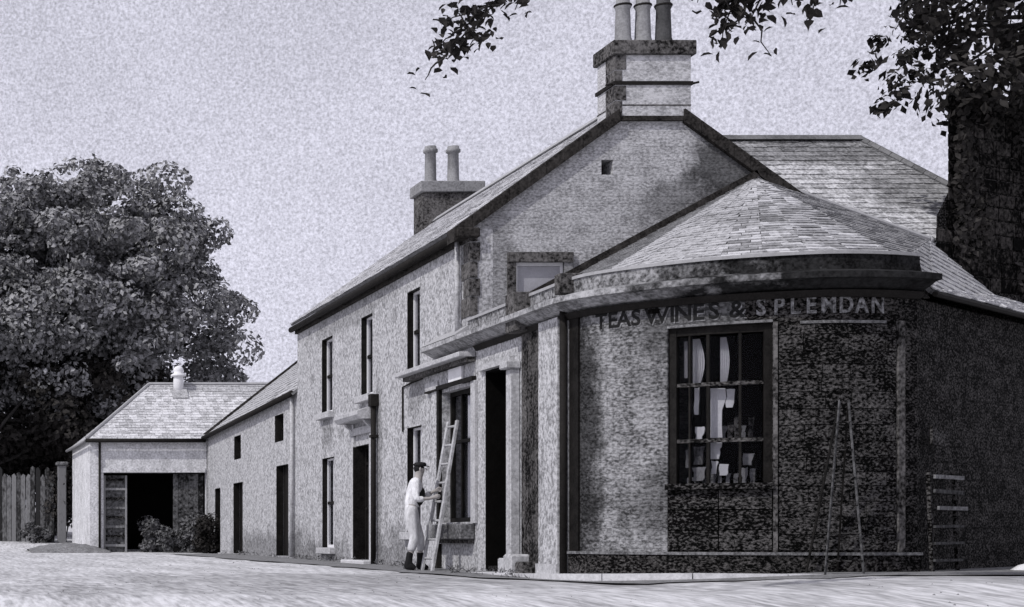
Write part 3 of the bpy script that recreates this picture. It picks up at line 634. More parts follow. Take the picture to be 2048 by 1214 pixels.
# pilaster strips and shutters on the second bay
rband(sW1 + .005, sW1 + .05, .001, .04, .28, 2.999, .3).build('pilaster', 'dark_stone', shop)
rband(sP - .06, sP + .03, .001, .045, .28, 2.999, .3).build('pilaster', 'dark_stone', shop)
z_ = .30; kk = 0
while z_ < 2.94:     # dark coursed blocks between the two strips
    h_ = rnd.uniform(.15, .21); a_ = sW1 + .06; h_ = min(h_, 2.955 - z_)
    while a_ < sP - .10:
        b_ = min(a_ + rnd.uniform(.25, .5), sP - .07)
        if sP - .07 - b_ < .1: b_ = sP - .07
        rband(a_ + .005, b_ - .005, .001, .012 + rnd.uniform(0, .012), z_ + .005, z_ + h_ - .005, .3).build('stone', 'dark_wood', shop); a_ = b_
    z_ += h_
rband(s_at(1600), s_at(1770), .001, .03, 2.965, 2.998).build('shutter_head_moulding', 'quoin_stone', shop)

# lettering, one glyph at a time round the curve
def glyph(ch_):
    cu = bpy.data.curves.new('glyph', 'FONT'); cu.body = ch_; cu.size = 1; cu.extrude = .02; cu.offset = .022; cu.align_x = 'CENTER'; cu.resolution_u = 3
    o = bpy.data.objects.new('glyph', cu); C.objects.link(o); bpy.context.view_layer.update()
    me = bpy.data.meshes.new_from_object(o.evaluated_get(bpy.context.evaluated_depsgraph_get())); bpy.data.objects.remove(o); return me
cache = {}
def letter(ch_, s, zc, h, m, parent=shop, d=.004, wscale=1.0):
    if (ch_, m) not in cache:
        me = glyph(ch_); me.materials.clear(); me.materials.append(MATS[m]); cache[(ch_, m)] = me
    o = bpy.data.objects.new('letter', cache[(ch_, m)]); C.objects.link(o)
    p = path(s) + outn(s) * d + Vector((0, 0, zc - h / 2)); t = tang(s); n_ = outn(s)
    sc_ = h / .70
    M = Matrix(((t.x * sc_ * wscale, 0, n_.x * sc_, p.x), (t.y * sc_ * wscale, 0, n_.y * sc_, p.y), (0, sc_, 0, p.z), (0, 0, 0, 1)))
    o.parent = parent; o.matrix_parent_inverse = Matrix.Translation(-root_loc(parent)); o.matrix_basis = M
    return o
for chs, pxs in (('TEAS', (1203, 1226, 1248, 1272)), ('WINES', (1314, 1345, 1367, 1397, 1428)), ('&', (1474,))):
    for c_, px in zip(chs, pxs):
        letter(c_, s_at(px), 3.175, .19, 'paint_letter_dark'); 
        letter(c_, s_at(px) + .012, 3.160, .19, 'paint_letter_pale', d=.0015)
for c_, px in zip('SPLEMDAN', (1522, 1558, 1590, 1622, 1657, 1692, 1723, 1755)): letter(c_, s_at(px), 3.19, .20, 'paint_letter_pale', wscale=.82)

# side wall beyond the corner
E1 = Vector((11.95, 18.95, 0)); E2 = Vector((14.6, 21.1, 0)); ed = (E2 - E1).normalized(); en = Vector((ed.y, -ed.x, 0))
PE = path(SEND)
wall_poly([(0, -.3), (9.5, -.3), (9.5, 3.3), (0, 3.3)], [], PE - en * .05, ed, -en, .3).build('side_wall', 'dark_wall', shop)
MB().prism([PE + Vector((0, 0, 3.38)), PE + Vector((0, 0, 3.83)), PE + ed * .22 + Vector((0, 0, 3.52)), PE + ed * .4 + Vector((0, 0, 3.32))], -en * .25).build('parapet_end', 'dark_wall', shop)
# roof of the shop: slates radiating from the gable to the curved wall head
APX = Vector((12.77, 24.59, 5.98))
cnt = [0]
RE = Vector((15.4, 24.55, 5.0)); REF = Vector((21.0, 30.5, 5.0)); EEF = PE + ed * 9.6 + en * .12; EEF.z = 3.38; EE0 = PE + ed * .12 + en * .12; EE0.z = 3.38
eaves = [Vector((FX + .30, 24.59, 3.76)), Vector((FX + .30, 21.0, 3.76))]
for px in (1235, 1330, 1430, 1530, 1640, 1745): s_ = s_at(px); p = path(s_) - outn(s_) * .22; eaves.append(Vector((p.x, p.y, 3.76)))
p = path(SEND) - outn(SEND) * .2; eaves.append(Vector((p.x, p.y, 3.78)))
order = list(zip(eaves, eaves[1:]))
for a_, b_ in order[::-1]:
    slates([a_, b_, APX], None, shop, 'slate', limit=290, counter=cnt)
slates([eaves[-1], EE0, RE, APX], None, shop, 'slate', alljoin=True) if False else None
slates([eaves[-1], RE, APX], None, shop, 'slate', alljoin=True, sw=.24, sh=.17)
slates([eaves[-1], EE0, RE], None, shop, 'slate', alljoin=True)
slates([EE0, EEF, REF], None, shop, 'slate_pale', alljoin=True, sw=.26, sh=.18)
slates([EE0, REF, RE], None, shop, 'slate_pale', alljoin=True, sw=.26, sh=.18)
MB().tube([RE + Vector((0, 0, .03)), REF + Vector((0, 0, .03))], .06, 6).build('ridge', 'lead', shop)
MB().tube([EE0 + en * .03 - Vector((0, 0, .05)), EEF + en * .03 - Vector((0, 0, .05))], .035, 6).build('gutter', 'iron', shop)
MB().tube([APX + Vector((0, 0, .02)), RE + Vector((0, 0, .03))], .04, 6).build('hip_roll', 'lead', shop)
MB().bar(eaves[0] + Vector((-.1, -.03, .03)), APX + Vector((0, -.03, .06)), .10, .10).build('wall_flashing', 'skew', shop)

# ---------------------------------------------------------------- rear wing with the hipped roof
wing = empty('rear_wing', (16, 26.5, 0), 'rear building with wide hipped slate roof behind the steep gable', 'building')
BX(14.0, 15.8, 24.75, 30.2, 0, 4.93).build('wall', 'dark_wall', wing)
cnt = [0]
RW0 = (11.9, 27.5, 7.28); RW1 = (16.05, 27.5, 7.28)
HPT = (16.72, 26.12, 6.163)
slates([(13.6, 24.62, 4.95), (15.62, 24.62, 4.95), HPT, RW1, (11.9, 27.5, 7.28)], None, wing, 'slate_wing', limit=300, counter=cnt)
slates([HPT, (17.35, 30.4, 4.95), RW1], None, wing, 'slate', alljoin=True)
slates([(17.35, 30.4, 4.95), (13.6, 30.4, 4.95), (11.9, 27.5, 7.28), RW1], None, wing, 'slate', alljoin=True)
for i in range(9):
    xa0 = 12.3 + (16.1 - 12.3) * i / 9; MB().prism([(xa0, 27.38, 7.27), (xa0, 27.5, 7.37), (xa0, 27.62, 7.27)], (.415, 0, 0)).build('ridge_tile', 'slate_dark', wing)
hp0, hp1 = Vector(RW1), Vector(HPT)
for i in range(8):
    a_, b_ = hp0.lerp(hp1, i / 8), hp0.lerp(hp1, (i + .96) / 8); MB().tube([a_ + Vector((0, 0, .03)), b_ + Vector((0, 0, .03))], .06, 6).build('hip_tile', 'slate_dark', wing)
# dark stone wall / stack rising behind the side roof
SO = Vector((15.5, 24.55, 0)); SB = Vector((.64, .77, 0)).normalized(); SD = Vector((math.cos(R(25)), math.sin(R(25)), 0)); SN = Vector((SD.y, -SD.x, 0))
stack = empty('stone_stack', tuple(SO + SD * 2 + SB * .5), 'massive soot blackened stone stack rising behind the side roof under the tree', 'chimney')
def sbox(t0, t1, d0, d1, z0, z1):
    return MB().prism([SO + SD * t0 + SB * d0 + Vector((0, 0, z0)), SO + SD * t1 + SB * d0 + Vector((0, 0, z0)), SO + SD * t1 + SB * d0 + Vector((0, 0, z1)), SO + SD * t0 + SB * d0 + Vector((0, 0, z1))], SB * (d1 - d0))
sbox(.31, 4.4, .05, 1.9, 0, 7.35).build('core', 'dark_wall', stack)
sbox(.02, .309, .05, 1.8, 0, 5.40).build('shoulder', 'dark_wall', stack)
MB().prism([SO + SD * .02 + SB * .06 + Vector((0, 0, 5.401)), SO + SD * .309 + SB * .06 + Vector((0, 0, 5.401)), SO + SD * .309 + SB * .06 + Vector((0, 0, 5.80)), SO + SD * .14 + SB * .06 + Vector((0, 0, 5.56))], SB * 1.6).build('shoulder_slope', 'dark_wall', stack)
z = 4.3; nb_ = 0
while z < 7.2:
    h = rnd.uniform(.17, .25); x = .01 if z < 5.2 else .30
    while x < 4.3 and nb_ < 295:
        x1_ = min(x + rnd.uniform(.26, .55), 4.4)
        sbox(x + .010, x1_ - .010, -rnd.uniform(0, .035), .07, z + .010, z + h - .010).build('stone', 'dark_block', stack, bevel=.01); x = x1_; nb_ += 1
    z += h
sv = bmesh.new()

# ---------------------------------------------------------------- low range and cart shed
low = empty('low_outbuilding', (FX, 41.8, 0), 'long low outbuilding with slate roof joined to the far end of the house', 'outbuilding')
lops = [(42.45, 43.35, 2.55, 3.18), (42.2, 43.45, 0.02, 1.92), (37.40, 38.31, 2.72, 3.36), (36.9, 38.15, .02, 2.15), (45.4, 46.2, .02, 1.86)]
ez = lambda y: 3.72 - (y - 36) * (3.72 - 3.42) / 11.5
wall_poly([(36.01, -.3), (36.01, ez(36)), (47.5, ez(47.5)), (47.5, -.3)], lops, (FX, 0, 0), (0, 1, 0), (1, 0, 0), .4).build('front_wall', 'harling', low)
LXr = 11.15
rzl = lambda y: ez(y) + .05 + .80 * (LXr - FX)
wall_poly([(FX + .401, 0), (13.9, 0), (13.9, ez(47.5)), (LXr, rzl(47.5) - .15), (FX + .401, ez(47.5) + .2)], [], (0, 47.1, 0), (1, 0, 0), (0, 1, 0), .4).build('end_wall', 'harling', low)
slates([(FX - .15, 36.0, ez(36) - .04), (FX - .15, 47.6, ez(47.6) - .04), (LXr, 47.6, rzl(47.6)), (LXr, 36.0, rzl(36))], None, low, 'slate', limit=250, sw=.3, sh=.24)
slates([(14.05, 47.6, ez(47.6) - .04), (14.05, 36.0, ez(36) - .04), (LXr, 36.0, rzl(36)), (LXr, 47.6, rzl(47.6))], None, low, 'slate', alljoin=True, sw=.3, sh=.24)
MB().tube([(FX - .14, 36.0, ez(36) - .03), (FX - .14, 47.5, ez(47.5) - .03)], .07, 8).build('gutter', 'iron', low, smooth=True)
MB().bar((FX - .15, 47.62, ez(47.6)), (LXr, 47.62, rzl(47.6) + .02), .1, .12).build('verge_board', 'skew', low)
for i, (a0, a1, b0, b1) in enumerate(lops):
    isdoor = b0 < .1
    BX(FX - .004, FX + .16, a1 - .012, a1 - .001, b0, b1 - .012).build('reveal_shade_board', 'dark_paint', low); BX(FX - .004, FX + .16, a0, a1, b1 - .011, b1 - .001).build('reveal_shade_board', 'dark_paint', low)  # boards coloured dark so the openings' reveals look shaded
    if isdoor:
        d_ = MB().box(FX + .2, FX + .205, a0, a1, b0, b1).build('door', 'dark_paint', low)
        nn = 6
        for j in range(nn): BX(FX + .17, FX + .2, a0 + (a1 - a0) * j / nn + .004, a0 + (a1 - a0) * (j + 1) / nn - .004, b0, b1).build('door_board', 'dark_paint', d_)
    else:
        d_ = MB().box(FX + .15, FX + .19, a0, a0 + .05, b0, b1).box(FX + .15, FX + .19, a1 - .05, a1, b0, b1).box(FX + .15, FX + .19, a0, a1, (b0 + b1) / 2 - .02, (b0 + b1) / 2 + .02).build('window', 'dark_paint', low)
        BX(FX + .165, FX + .17, a0 + .05, a1 - .05, b0, b1).build('pane', 'glass', d_); BX(FX + .5, FX + .55, a0 - .4, a1 + .4, b0 - .3, b1 + .3).build('room_back', 'interior_shade', d_)
MB().tube([(FX - .07, 36.25, .0), (FX - .07, 36.25, ez(36.2))], .045, 8).build('downpipe', 'pale_stone', low, smooth=True)

shed = empty('cart_shed', (6.6, 50, 0), 'open fronted cart shed with hipped slate roof below the big tree', 'shed')
XS0, XS1, YS = 4.90, 8.36, 47.5
wall_poly([(XS0, -.3), (XS1, -.3), (XS1, 3.38), (XS0, 3.38)], [(5.30, 8.355, -.02, 2.38)], (0, YS, 0), (1, 0, 0), (0, 1, 0), .35).build('front_wall', 'shed_wall', shed)
wall_poly([(47.851, -.3), (53.2, -.3), (53.2, 3.38), (47.851, 3.38)], [], (XS0, 0, 0), (0, 1, 0), (1, 0, 0), .35).build('side_wall', 'shed_wall', shed)
BX(XS0 + .36, 12, 52.8, 53.2, -.3, 3.38).build('back_wall', 'shed_wall', shed)
BX(XS0 + .4, 8.8, 49.4, 49.45, -.1, 3.3).build('inner_partition', 'interior_shade', shed)
BX(XS0 + .36, 8.9, 47.86, 52.7, 2.9, 2.95).build('loft_floor', 'interior_shade', shed)
SR0, SR1 = (7.05, 50.35, 5.25), (12.5, 50.35, 5.25)
cnt = [0]
slates([(XS0 - .12, YS - .14, 3.36), (8.5, YS - .14, 3.36), (11.0, 50.35, 5.25), SR0], None, shed, 'slate_pale', limit=300, counter=cnt)
slates([(XS0 - .12, YS - .14, 3.36), SR0, (XS0 - .12, 53.3, 3.36)], None, shed, 'slate_pale', alljoin=True)
slates([(XS0 - .12, 53.3, 3.36), SR0, SR1, (12.5, 53.3, 3.36)], None, shed, 'slate_pale', alljoin=True)
MB().tube([(7.05, 50.35, 5.28), (12.4, 50.35, 5.28)], .06, 6).build('ridge', 'lead', shed)
MB().tube([(XS0 - .12, YS - .14, 3.40), (7.05, 50.35, 5.28)], .05, 6).build('hip_roll', 'lead', shed)
MB().tube([(XS0 - .15, YS - .2, 3.32), (8.3, YS - .2, 3.32)], .06, 8).build('gutter', 'iron', shed, smooth=True)
MB().tube([(XS0 - .19, YS - .14, 3.32), (XS0 - .19, 53.2, 3.32)], .045, 8).build('gutter', 'lead', shed, smooth=True)
MB().tube([(XS0 + .28, YS - .06, 0), (XS0 + .28, YS - .06, 3.3)], .035, 8).build('downpipe', 'iron', shed, smooth=True)
BX(5.2, 8.3, YS - .04, YS, 2.381, 2.52).build('door_head', 'shed_wall', shed)
vt = MB().lathe((7.92, 50.0, 4.85), [(.16, 0), (.16, .55), (.15, .62), (.24, .64), (.24, .68), (.14, .74), (.15, .80), (.16, .86), (.11, .93), (.02, .97)], 14).build('ventilator', 'white_paint', shed, smooth=True)
MB().prism([(7.68, 49.55, 4.72), (8.16, 49.55, 4.72), (8.16, 49.95, 5.02), (7.68, 49.95, 5.02)], (0, -.05, .06)).build('ventilator_flashing', 'slate', shed)
# shed doors: slatted leaf at left, leaf at right
lf = MB().box(5.32, 5.38, YS + .18, YS + .24, 0, 2.3).box(5.96, 6.02, YS + .18, YS + .24, 0, 2.3).build('slatted_gate', 'weathered_wood', shed)
for i in range(8): BX(5.38, 5.96, YS + .18, YS + .21, .18 + i * .28, .25 + i * .28).build('slat', 'weathered_wood' if i % 2 == 0 else 'dark_wood', lf)
lr = BX(7.4, 8.3, YS + .22, YS + .26, .05, 2.34).build('door_leaf', 'shed_door', shed)
BX(5.39, 5.95, YS + .25, YS + .27, 0, 2.3).build('gate_backing', 'shed_door', lf)
for i in range(6): BX(7.4 + .15 * i, 7.54 + .15 * i, YS + .19, YS + .22, .05, 2.34).build('board', 'shed_door', lr)

exec_tail = True
del exec_tail
sv.free()
# ---------------------------------------------------------------- kerb, gutter strip, verge
s_a = SY(25.9)
n_k = 0; s_ = 0.0
kerb = rband(s_a, SEND, .0, .34, -.2, .010, .3, KZ).build('pavement', 'kerb_stone'); tag(kerb, 'narrow stone pavement along the foot of the shop front', None, None, 'structure')
s_ = s_a
while s_ < SEND - .1:
    wd = rnd.uniform(.7, 1.0); e = min(s_ + wd, SEND)
    rband(s_ + .006, e - .006, .345, .46, -.2, .018 + rnd.uniform(-.004, .004), .2, KZ).build('kerb_stone', 'kerb_stone', kerb); s_ = e
if 1: side_k = MB().prism([PE + en * 0 + Vector((0, 0, -.2)), PE + ed * 9 + Vector((0, 0, -.2)), PE + ed * 9 + en * .45 + Vector((0, 0, -.2)), PE + en * .45 + Vector((0, 0, -.2))], (0, 0, .23)).build('pavement', 'gutter_ground'); tag(side_k, 'dirty strip at the foot of the dark side wall', None, None, 'structure')
mb = MB()
pts = [(6.6, 44), (7.1, 36), (7.25, 30), (7.2, 25), (7.3, 21.5), (8.3, 18.9), (9.9, 17.7), (11.4, 17.7), (13.6, 18.5), (18, 21.5)]
inn = [(FX + .02, 44), (FX + .02, 36), (FX + .02, 30), (FX + .02, 25), (FX + .02, 21.5), (9.0, 19.8), (10.0, 19.1), (11.4, 19.1), (13.2, 20.2), (17, 23.5)]
P4 = []
def sub(ps, n=8):
    out = []
    for (a0, b0), (a1, b1) in zip(ps, ps[1:]):
        for i in range(n): out.append((a0 + (a1 - a0) * i / n, b0 + (b1 - b0) * i / n))
    return out + [ps[-1]]
po, pi = sub(pts), sub(inn)
for (a0, b0), (a1, b1) in zip(po, pi):
    a0 += rnd.uniform(-.12, .12); b0 += rnd.uniform(-.1, .1)
    for k in range(5): t = k / 4; x, y = a0 + (a1 - a0) * t, b0 + (b1 - b0) * t; mb.v.append((x, y, gz(x, y) + .016 + .01 * t))
mb.f = [(5 * i + k, 5 * i + k + 1, 5 * i + 6 + k, 5 * i + 5 + k) for i in range(len(po) - 1) for k in range(4)]
tag(mb.build('gutter', 'gutter_ground'), 'darker gutter strip between the road and the buildings', None, None, 'structure')  # strip a tone darker than the road along the wall foot
# grassy bank in front of the shed corner and far left
mb = MB(); NX, NY = 22, 10
for j in range(NY + 1):
    for i in range(NX + 1):
        u, v = i / NX, j / NY; x = 3.1 + 2.35 * u; y = 46.6 + 2.6 * v
        h = max(0, math.sin(math.pi * min(1, v * 1.1)) * math.sin(math.pi * min(1, .05 + u * .9))) ** .6 * .30
        mb.v.append((x, y, gz(x, y) - .03 + h + rnd.uniform(-.02, .02)))
mb.f = [(j * (NX + 1) + i, j * (NX + 1) + i + 1, (j + 1) * (NX + 1) + i + 1, (j + 1) * (NX + 1) + i) for j in range(NY) for i in range(NX)]
tag(mb.build('bank', 'gutter_ground', smooth=True), 'low rough bank at the outer corner of the cart shed', None, None, 'structure')

def leaf_cloud(cents, norms, size, asp=.6):
    """numpy: one folded leaf (two triangles sharing a midrib) per centre"""
    n = len(cents); d = nr.normal(size=(n, 3)); d /= np.linalg.norm(d, axis=1)[:, None]
    nn = norms + nr.normal(scale=.55, size=(n, 3)); nn /= np.linalg.norm(nn, axis=1)[:, None]
    u = np.cross(nn, d); u /= np.linalg.norm(u, axis=1)[:, None] + 1e-9; v = np.cross(nn, u)
    s = (size * nr.uniform(.6, 1.3, n))[:, None]
    P = np.stack([cents - u * s, cents + v * s * asp + nn * s * .2, cents + u * s, cents - v * s * asp + nn * s * .2], 1).reshape(-1, 3)
    return P
def leaf_mesh(name, P, m, parent=None):
    n = len(P) // 4; me = bpy.data.meshes.new(name)
    me.vertices.add(4 * n); me.vertices.foreach_set('co', P.ravel())
    idx = np.arange(4 * n).reshape(-1, 4); tri = np.concatenate([idx[:, [0, 1, 2]], idx[:, [0, 2, 3]]], 1).reshape(-1)
    me.loops.add(len(tri)); me.loops.foreach_set('vertex_index', tri)
    me.polygons.add(2 * n); me.polygons.foreach_set('loop_start', np.arange(0, 6 * n, 3)); me.update(); me.validate()
    me.materials.append(MATS[m]); o = link(name, me, parent); o['kind'] = 'stuff'; return o
def clumps(centres, radii, per, size, squash=.8, fill=.5):
    A, Bn = [], []
    for c, r in zip(centres, radii):
        d = nr.normal(size=(per, 3)); d /= np.linalg.norm(d, axis=1)[:, None]
        rr = r * (1 - fill * nr.rand(per) ** 1.6)
        p = d * rr[:, None]; p[:, 2] *= squash; A.append(p + c); Bn.append(d + np.array([0, 0, .35]))
    A = np.concatenate(A); Bn = np.concatenate(Bn); return leaf_cloud(A, Bn, size)
def limb(mb, p, q, r0, r1, n=6, wob=.12, sides=7):
    p, q = Vector(p), Vector(q); L_ = (q - p).length; pts = []
    for i in range(n + 1):
        t = i / n; x = p.lerp(q, t) + Vector((rnd.uniform(-1, 1), rnd.uniform(-1, 1), rnd.uniform(-.4, 1))) * wob * L_ * .2 * (0 < i < n); pts.append(x)
    mb.tube(pts, [r0 + (r1 - r0) * i / n for i in range(n + 1)], sides)
    return pts
def crown_centres(c, rad, n, lo=-1.0, shell=.35):
    out = []
    while len(out) < n:
        d = nr.normal(size=3); d /= np.linalg.norm(d)
        if d[2] < lo: continue
        out.append(np.array(c) + d * np.array(rad) * (1 - shell * nr.rand() ** 1.3))
    return np.array(out)
def tree(name, label, base, top, tr, c, rad, ncl, cr, per, size, m, lo=-1.0, extra=None, group=None, shell=.6, cat='tree'):
    t = empty(name, base, label, cat, group)
    mb = MB(); pts = limb(mb, base, top, tr, tr * .55, 7, .08, 12)
    cs = crown_centres(c, rad, ncl, lo, shell)
    if extra is not None: cs = np.concatenate([cs, np.array(extra)])
    for k in range(0, len(cs), max(1, len(cs) // 22)): limb(mb, pts[rnd.choice([4, 5, 6, 7])], cs[k], tr * .32, .04, 5, .3, 6)
    mb.build('trunk', 'bark', t, smooth=True)
    rs = nr.uniform(.65, 1.3, len(cs)) * cr
    P = [clumps(cs, rs, per, size, .62, .35)]
    sp_ = crown_centres(c, np.array(rad) * 1.10, ncl, lo, .12)           # thin outer sprays
    P.append(clumps(sp_, nr.uniform(.3, .6, len(sp_)) * cr, per // 9, size, .6, .9))
    leaf_mesh('crown', np.concatenate(P), m, t); return t
# big tree beyond the shed
tree('broadleaf_tree', 'big round broadleaf tree with sunlit leaf clumps behind the cart shed', (4.6, 62, gz(4.6, 62)), (5.8, 62, 8.5), .5, (5.3, 61.5, 9.4), (5.6, 4.4, 5.1), 260, 1.05, 440, .11, 'leaf_light', lo=-.9,
     extra=[(11.6, 60.5, 9.0), (11.5, 60.6, 7.6), (11.3, 60.2, 6.4), (10.6, 60.8, 12.0), (9.0, 60.6, 13.9), (11.2, 61, 8.0), (11.0, 61, 6.8), (10.6, 60.5, 6.2), (3.0, 60, 12.6), (1.8, 60, 12.2), (4.2, 60, 13.2), (11.3, 61, 9.4), (-1.0, 61, 10.5), (0, 60, 8.5)])
tree('broadleaf_tree', 'darker lower tree filling the gap under the big round tree', (1.3, 58.5, gz(1.3, 58)), (1.5, 58.5, 4.5), .35, (3.4, 61.5, 4.9), (6.6, 3.5, 2.9), 100, 1.1, 380, .14, 'leaf_dark', lo=-1)
tree('broadleaf_tree', 'dark tree cut by the left edge of the picture with bare trunk above the fence', (-.35, 56, gz(0, 56)), (-.6, 56, 5.0), .28, (-2.4, 57, 8.0), (3.4, 3, 4.6), 70, 1.1, 420, .125, 'leaf_light', lo=-1)
# paling fence
fence = empty('paling_fence', (3, 53, .3), 'tall rough paling fence between the road and the dark trees', 'fence')
fa, fb = Vector((1.55, 49.2, 0)), Vector((4.25, 53.4, 0))
fa = Vector((.2, 56.5, 0)); fb = Vector((4.35, 53.6, 0)); nP = 27; dF = (fb - fa); dn = dF.normalized(); fn = Vector((dn.y, -dn.x, 0))
for i in range(nP):
    p = fa.lerp(fb, (i + .5) / nP); g = .22 + .18 * (1 - i / nP); wdt = dF.length / nP * .90
    ht = 2.35 + rnd.uniform(-.12, .22) - (1.0 * max(0, 1 - i / 7) if i < 7 else 0); lean = rnd.uniform(-.02, .02)
    a_ = p - dn * wdt / 2; b_ = p + dn * wdt / 2
    MB().prism([a_ + Vector((0, 0, g)), b_ + Vector((0, 0, g)), b_ + Vector((lean, 0, g + ht - rnd.uniform(0, .1))), (a_ + b_) / 2 + Vector((lean, 0, g + ht + .04)), a_ + Vector((lean, 0, g + ht - rnd.uniform(0, .1)))], fn * (.025 + rnd.uniform(0, .02))).build('pale', 'fence_wood', fence)
for z in (.7, 1.5, 2.2): MB().bar(fa + Vector((0, 0, z)) - fn * .05, fb + Vector((0, 0, z + .0)) - fn * .05, .06, .1).build('rail', 'weathered_wood', fence)
gp = MB().box(4.42, 4.70, 53.2, 53.5, 0, 2.85).build('gate_post', 'fence_wood', None, bevel=.02); tag(gp, 'stout gate post with cap between the paling fence and the cart shed', 'post')
BX(4.36, 4.76, 53.14, 53.56, 2.851, 2.97).build('post_cap', 'quoin_stone', gp, bevel=.03)

mat('leaf_fence', .02, .20, 2.5, 8, .5, rough=.8, bump=0, spec=.08)
def shrub(name, label, x, y, r, h, m='leaf_bush', per=240, ncl=9, size=.055, group=None, cat='shrub'):
    g = gz(x, y); t = empty(name, (x, y, g), label, cat, group)
    mb = MB()
    for k in range(6): limb(mb, (x + rnd.uniform(-.05, .05), y, g - .03), (x + rnd.uniform(-r, r) * .7, y + rnd.uniform(-r, r) * .4, g + h * rnd.uniform(.5, .85)), .018, .006, 4, .3, 5)
    mb.build('stem', 'bark', t)
    cs = np.array([(x + rnd.uniform(-1, 1) * r * .75, y + rnd.uniform(-1, 1) * r * .5, g + h * rnd.uniform(.18, .82)) for _ in range(ncl)])
    leaf_mesh('foliage', clumps(cs, nr.uniform(.6, 1.1, ncl) * h * .30, per, size, .9, .8), m, t)
shrub('shrub', 'pale leafy bush growing at the mouth of the cart shed', 6.9, 47.75, .4, .8, m='leaf_fence')
shrub('shrub', 'tall bush against the right door leaf of the cart shed', 7.95, 47.1, .3, 1.2, m='leaf_fence')
shrub('shrub', 'low spreading bush below the middle of the shed opening', 7.4, 47.3, .45, .8, m='leaf_fence')
shrub('shrub', 'dark bush in the corner where shed and outbuilding meet', 8.05, 45.9, .3, 1.1, m='leaf_dark')
tb = []
for k in range(60):
    y = rnd.uniform(26.8, 47) if k < 44 else rnd.uniform(21, 26); x = FX - .06 - abs(rnd.gauss(0, .05)) - (.5 if k >= 44 else 0)
    for q in range(rnd.randint(5, 14)): tb.append((x + rnd.gauss(0, .05), y + rnd.gauss(0, .12), gz(x, y) + rnd.uniform(.0, .12)))
tb = np.array(tb); tag(leaf_mesh('grass', leaf_cloud(tb, np.tile(np.array([0, -.2, .3]), (len(tb), 1)), .045, .22), 'leaf_bush'), 'thin grass and weeds along the foot of the long street front')
mbp = MB()
for k in range(1600):
    y = 12 + 34 * rnd.random() ** 1.6; x = rnd.uniform(.5, 16); 
    if x > 7.7 and y > 17.5: continue
    q = rnd.uniform(.008, .022); z = gz(x, y); ang = rnd.uniform(0, 3)
    P_ = [(x + q * rnd.uniform(.7, 1.3) * math.cos(ang + a_), y + q * rnd.uniform(.7, 1.3) * math.sin(ang + a_), z - .01) for a_ in (0, 1.57, 3.14, 4.71)]
    mbp.add(P_ + [(x + rnd.uniform(-.3, .3) * q, y, z + q * .35)], [(0, 1, 4), (1, 2, 4), (2, 3, 4), (3, 0, 4)])
tag(mbp.build('gravel', 'gutter_ground', fix=False), 'loose stones scattered over the gravel road', None, None, 'stuff')

# ---------------------------------------------------------------- ladder and signs
def ladder(name, label, foot, top, width, axis, nr_, m, rail=.05, rung=.022):
    """foot/top: centre points; axis: unit vector across the rungs"""
    t = empty(name, foot, label, 'ladder'); foot, top, axis = Vector(foot), Vector(top), Vector(axis)
    for sgn in (-1, 1): MB().bar(foot + axis * sgn * width / 2, top + axis * sgn * width / 2 * .85, rail * .7, rail * 1.3, axis).build('rail', m, t)
    for i in range(nr_):
        k = (i + .7) / nr_; c = foot.lerp(top, k); wd = width * (1 - .15 * k) / 2
        MB().tube([c - axis * wd, c + axis * wd], rung / 1.4, 6).build('rung', m, t, smooth=True)
    return t
lax = Vector((-.10, 1, 0)).normalized()
ladder('ladder', 'long wooden ladder held by the man and leaning against the shop window', (7.80, 24.86, gz(7.8, 24.9)), (8.30, 25.16, 2.28), .38, lax, 8, 'ladder_wood', .05, .03)
o = BX(FX - .075, FX - .036, 24.78, 25.4, 2.83, 3.11).build('wall_sign', 'white_paint'); tag(o, 'square white sign plate fixed above the shop window', 'sign')
o2 = BX(FX - .06, FX - .002, 25.98, 26.62, 2.87, 3.0).build('wall_sign', 'pale_stone'); tag(o2, 'small pale name plate on the wall above and left of the ladder', 'sign')
BX(FX - .066, FX - .001, 25.95, 26.65, 2.84, 2.869).build('sign_frame', 'iron', o2)
# stepladder in front of the shutters
st = empty('stepladder', (10.5, 18.3, .0), 'thin wooden stepladder standing against the dark curved wall right of the shop window', 'stepladder')
ap = Vector((10.54, 18.35, 2.03))
for nme, q in (('leg', (10.24, 18.22, -.08)), ('leg', (10.70, 18.22, -.08)), ('back_leg', (10.30, 18.70, .04)), ('back_leg', (10.66, 18.70, .04))):
    MB().bar(ap + Vector(((.05 if q[0] > 10.5 else -.05), 0, 0)), q, .016, .022).build(nme, 'trestle_wood' if nme == 'leg' else 'dark_paint', st)
for i in range(6):
    k = (i + .8) / 6.6; zz_ = 2.03 - 2.1 * k; xl = 10.49 - .25 * k; xr = 10.59 + .13 * k; yy = 18.35 - .13 * k
    BX(xl, xr, yy - .01, yy + .05, zz_ - .008, zz_ + .006).build('step', 'dark_wood', st)
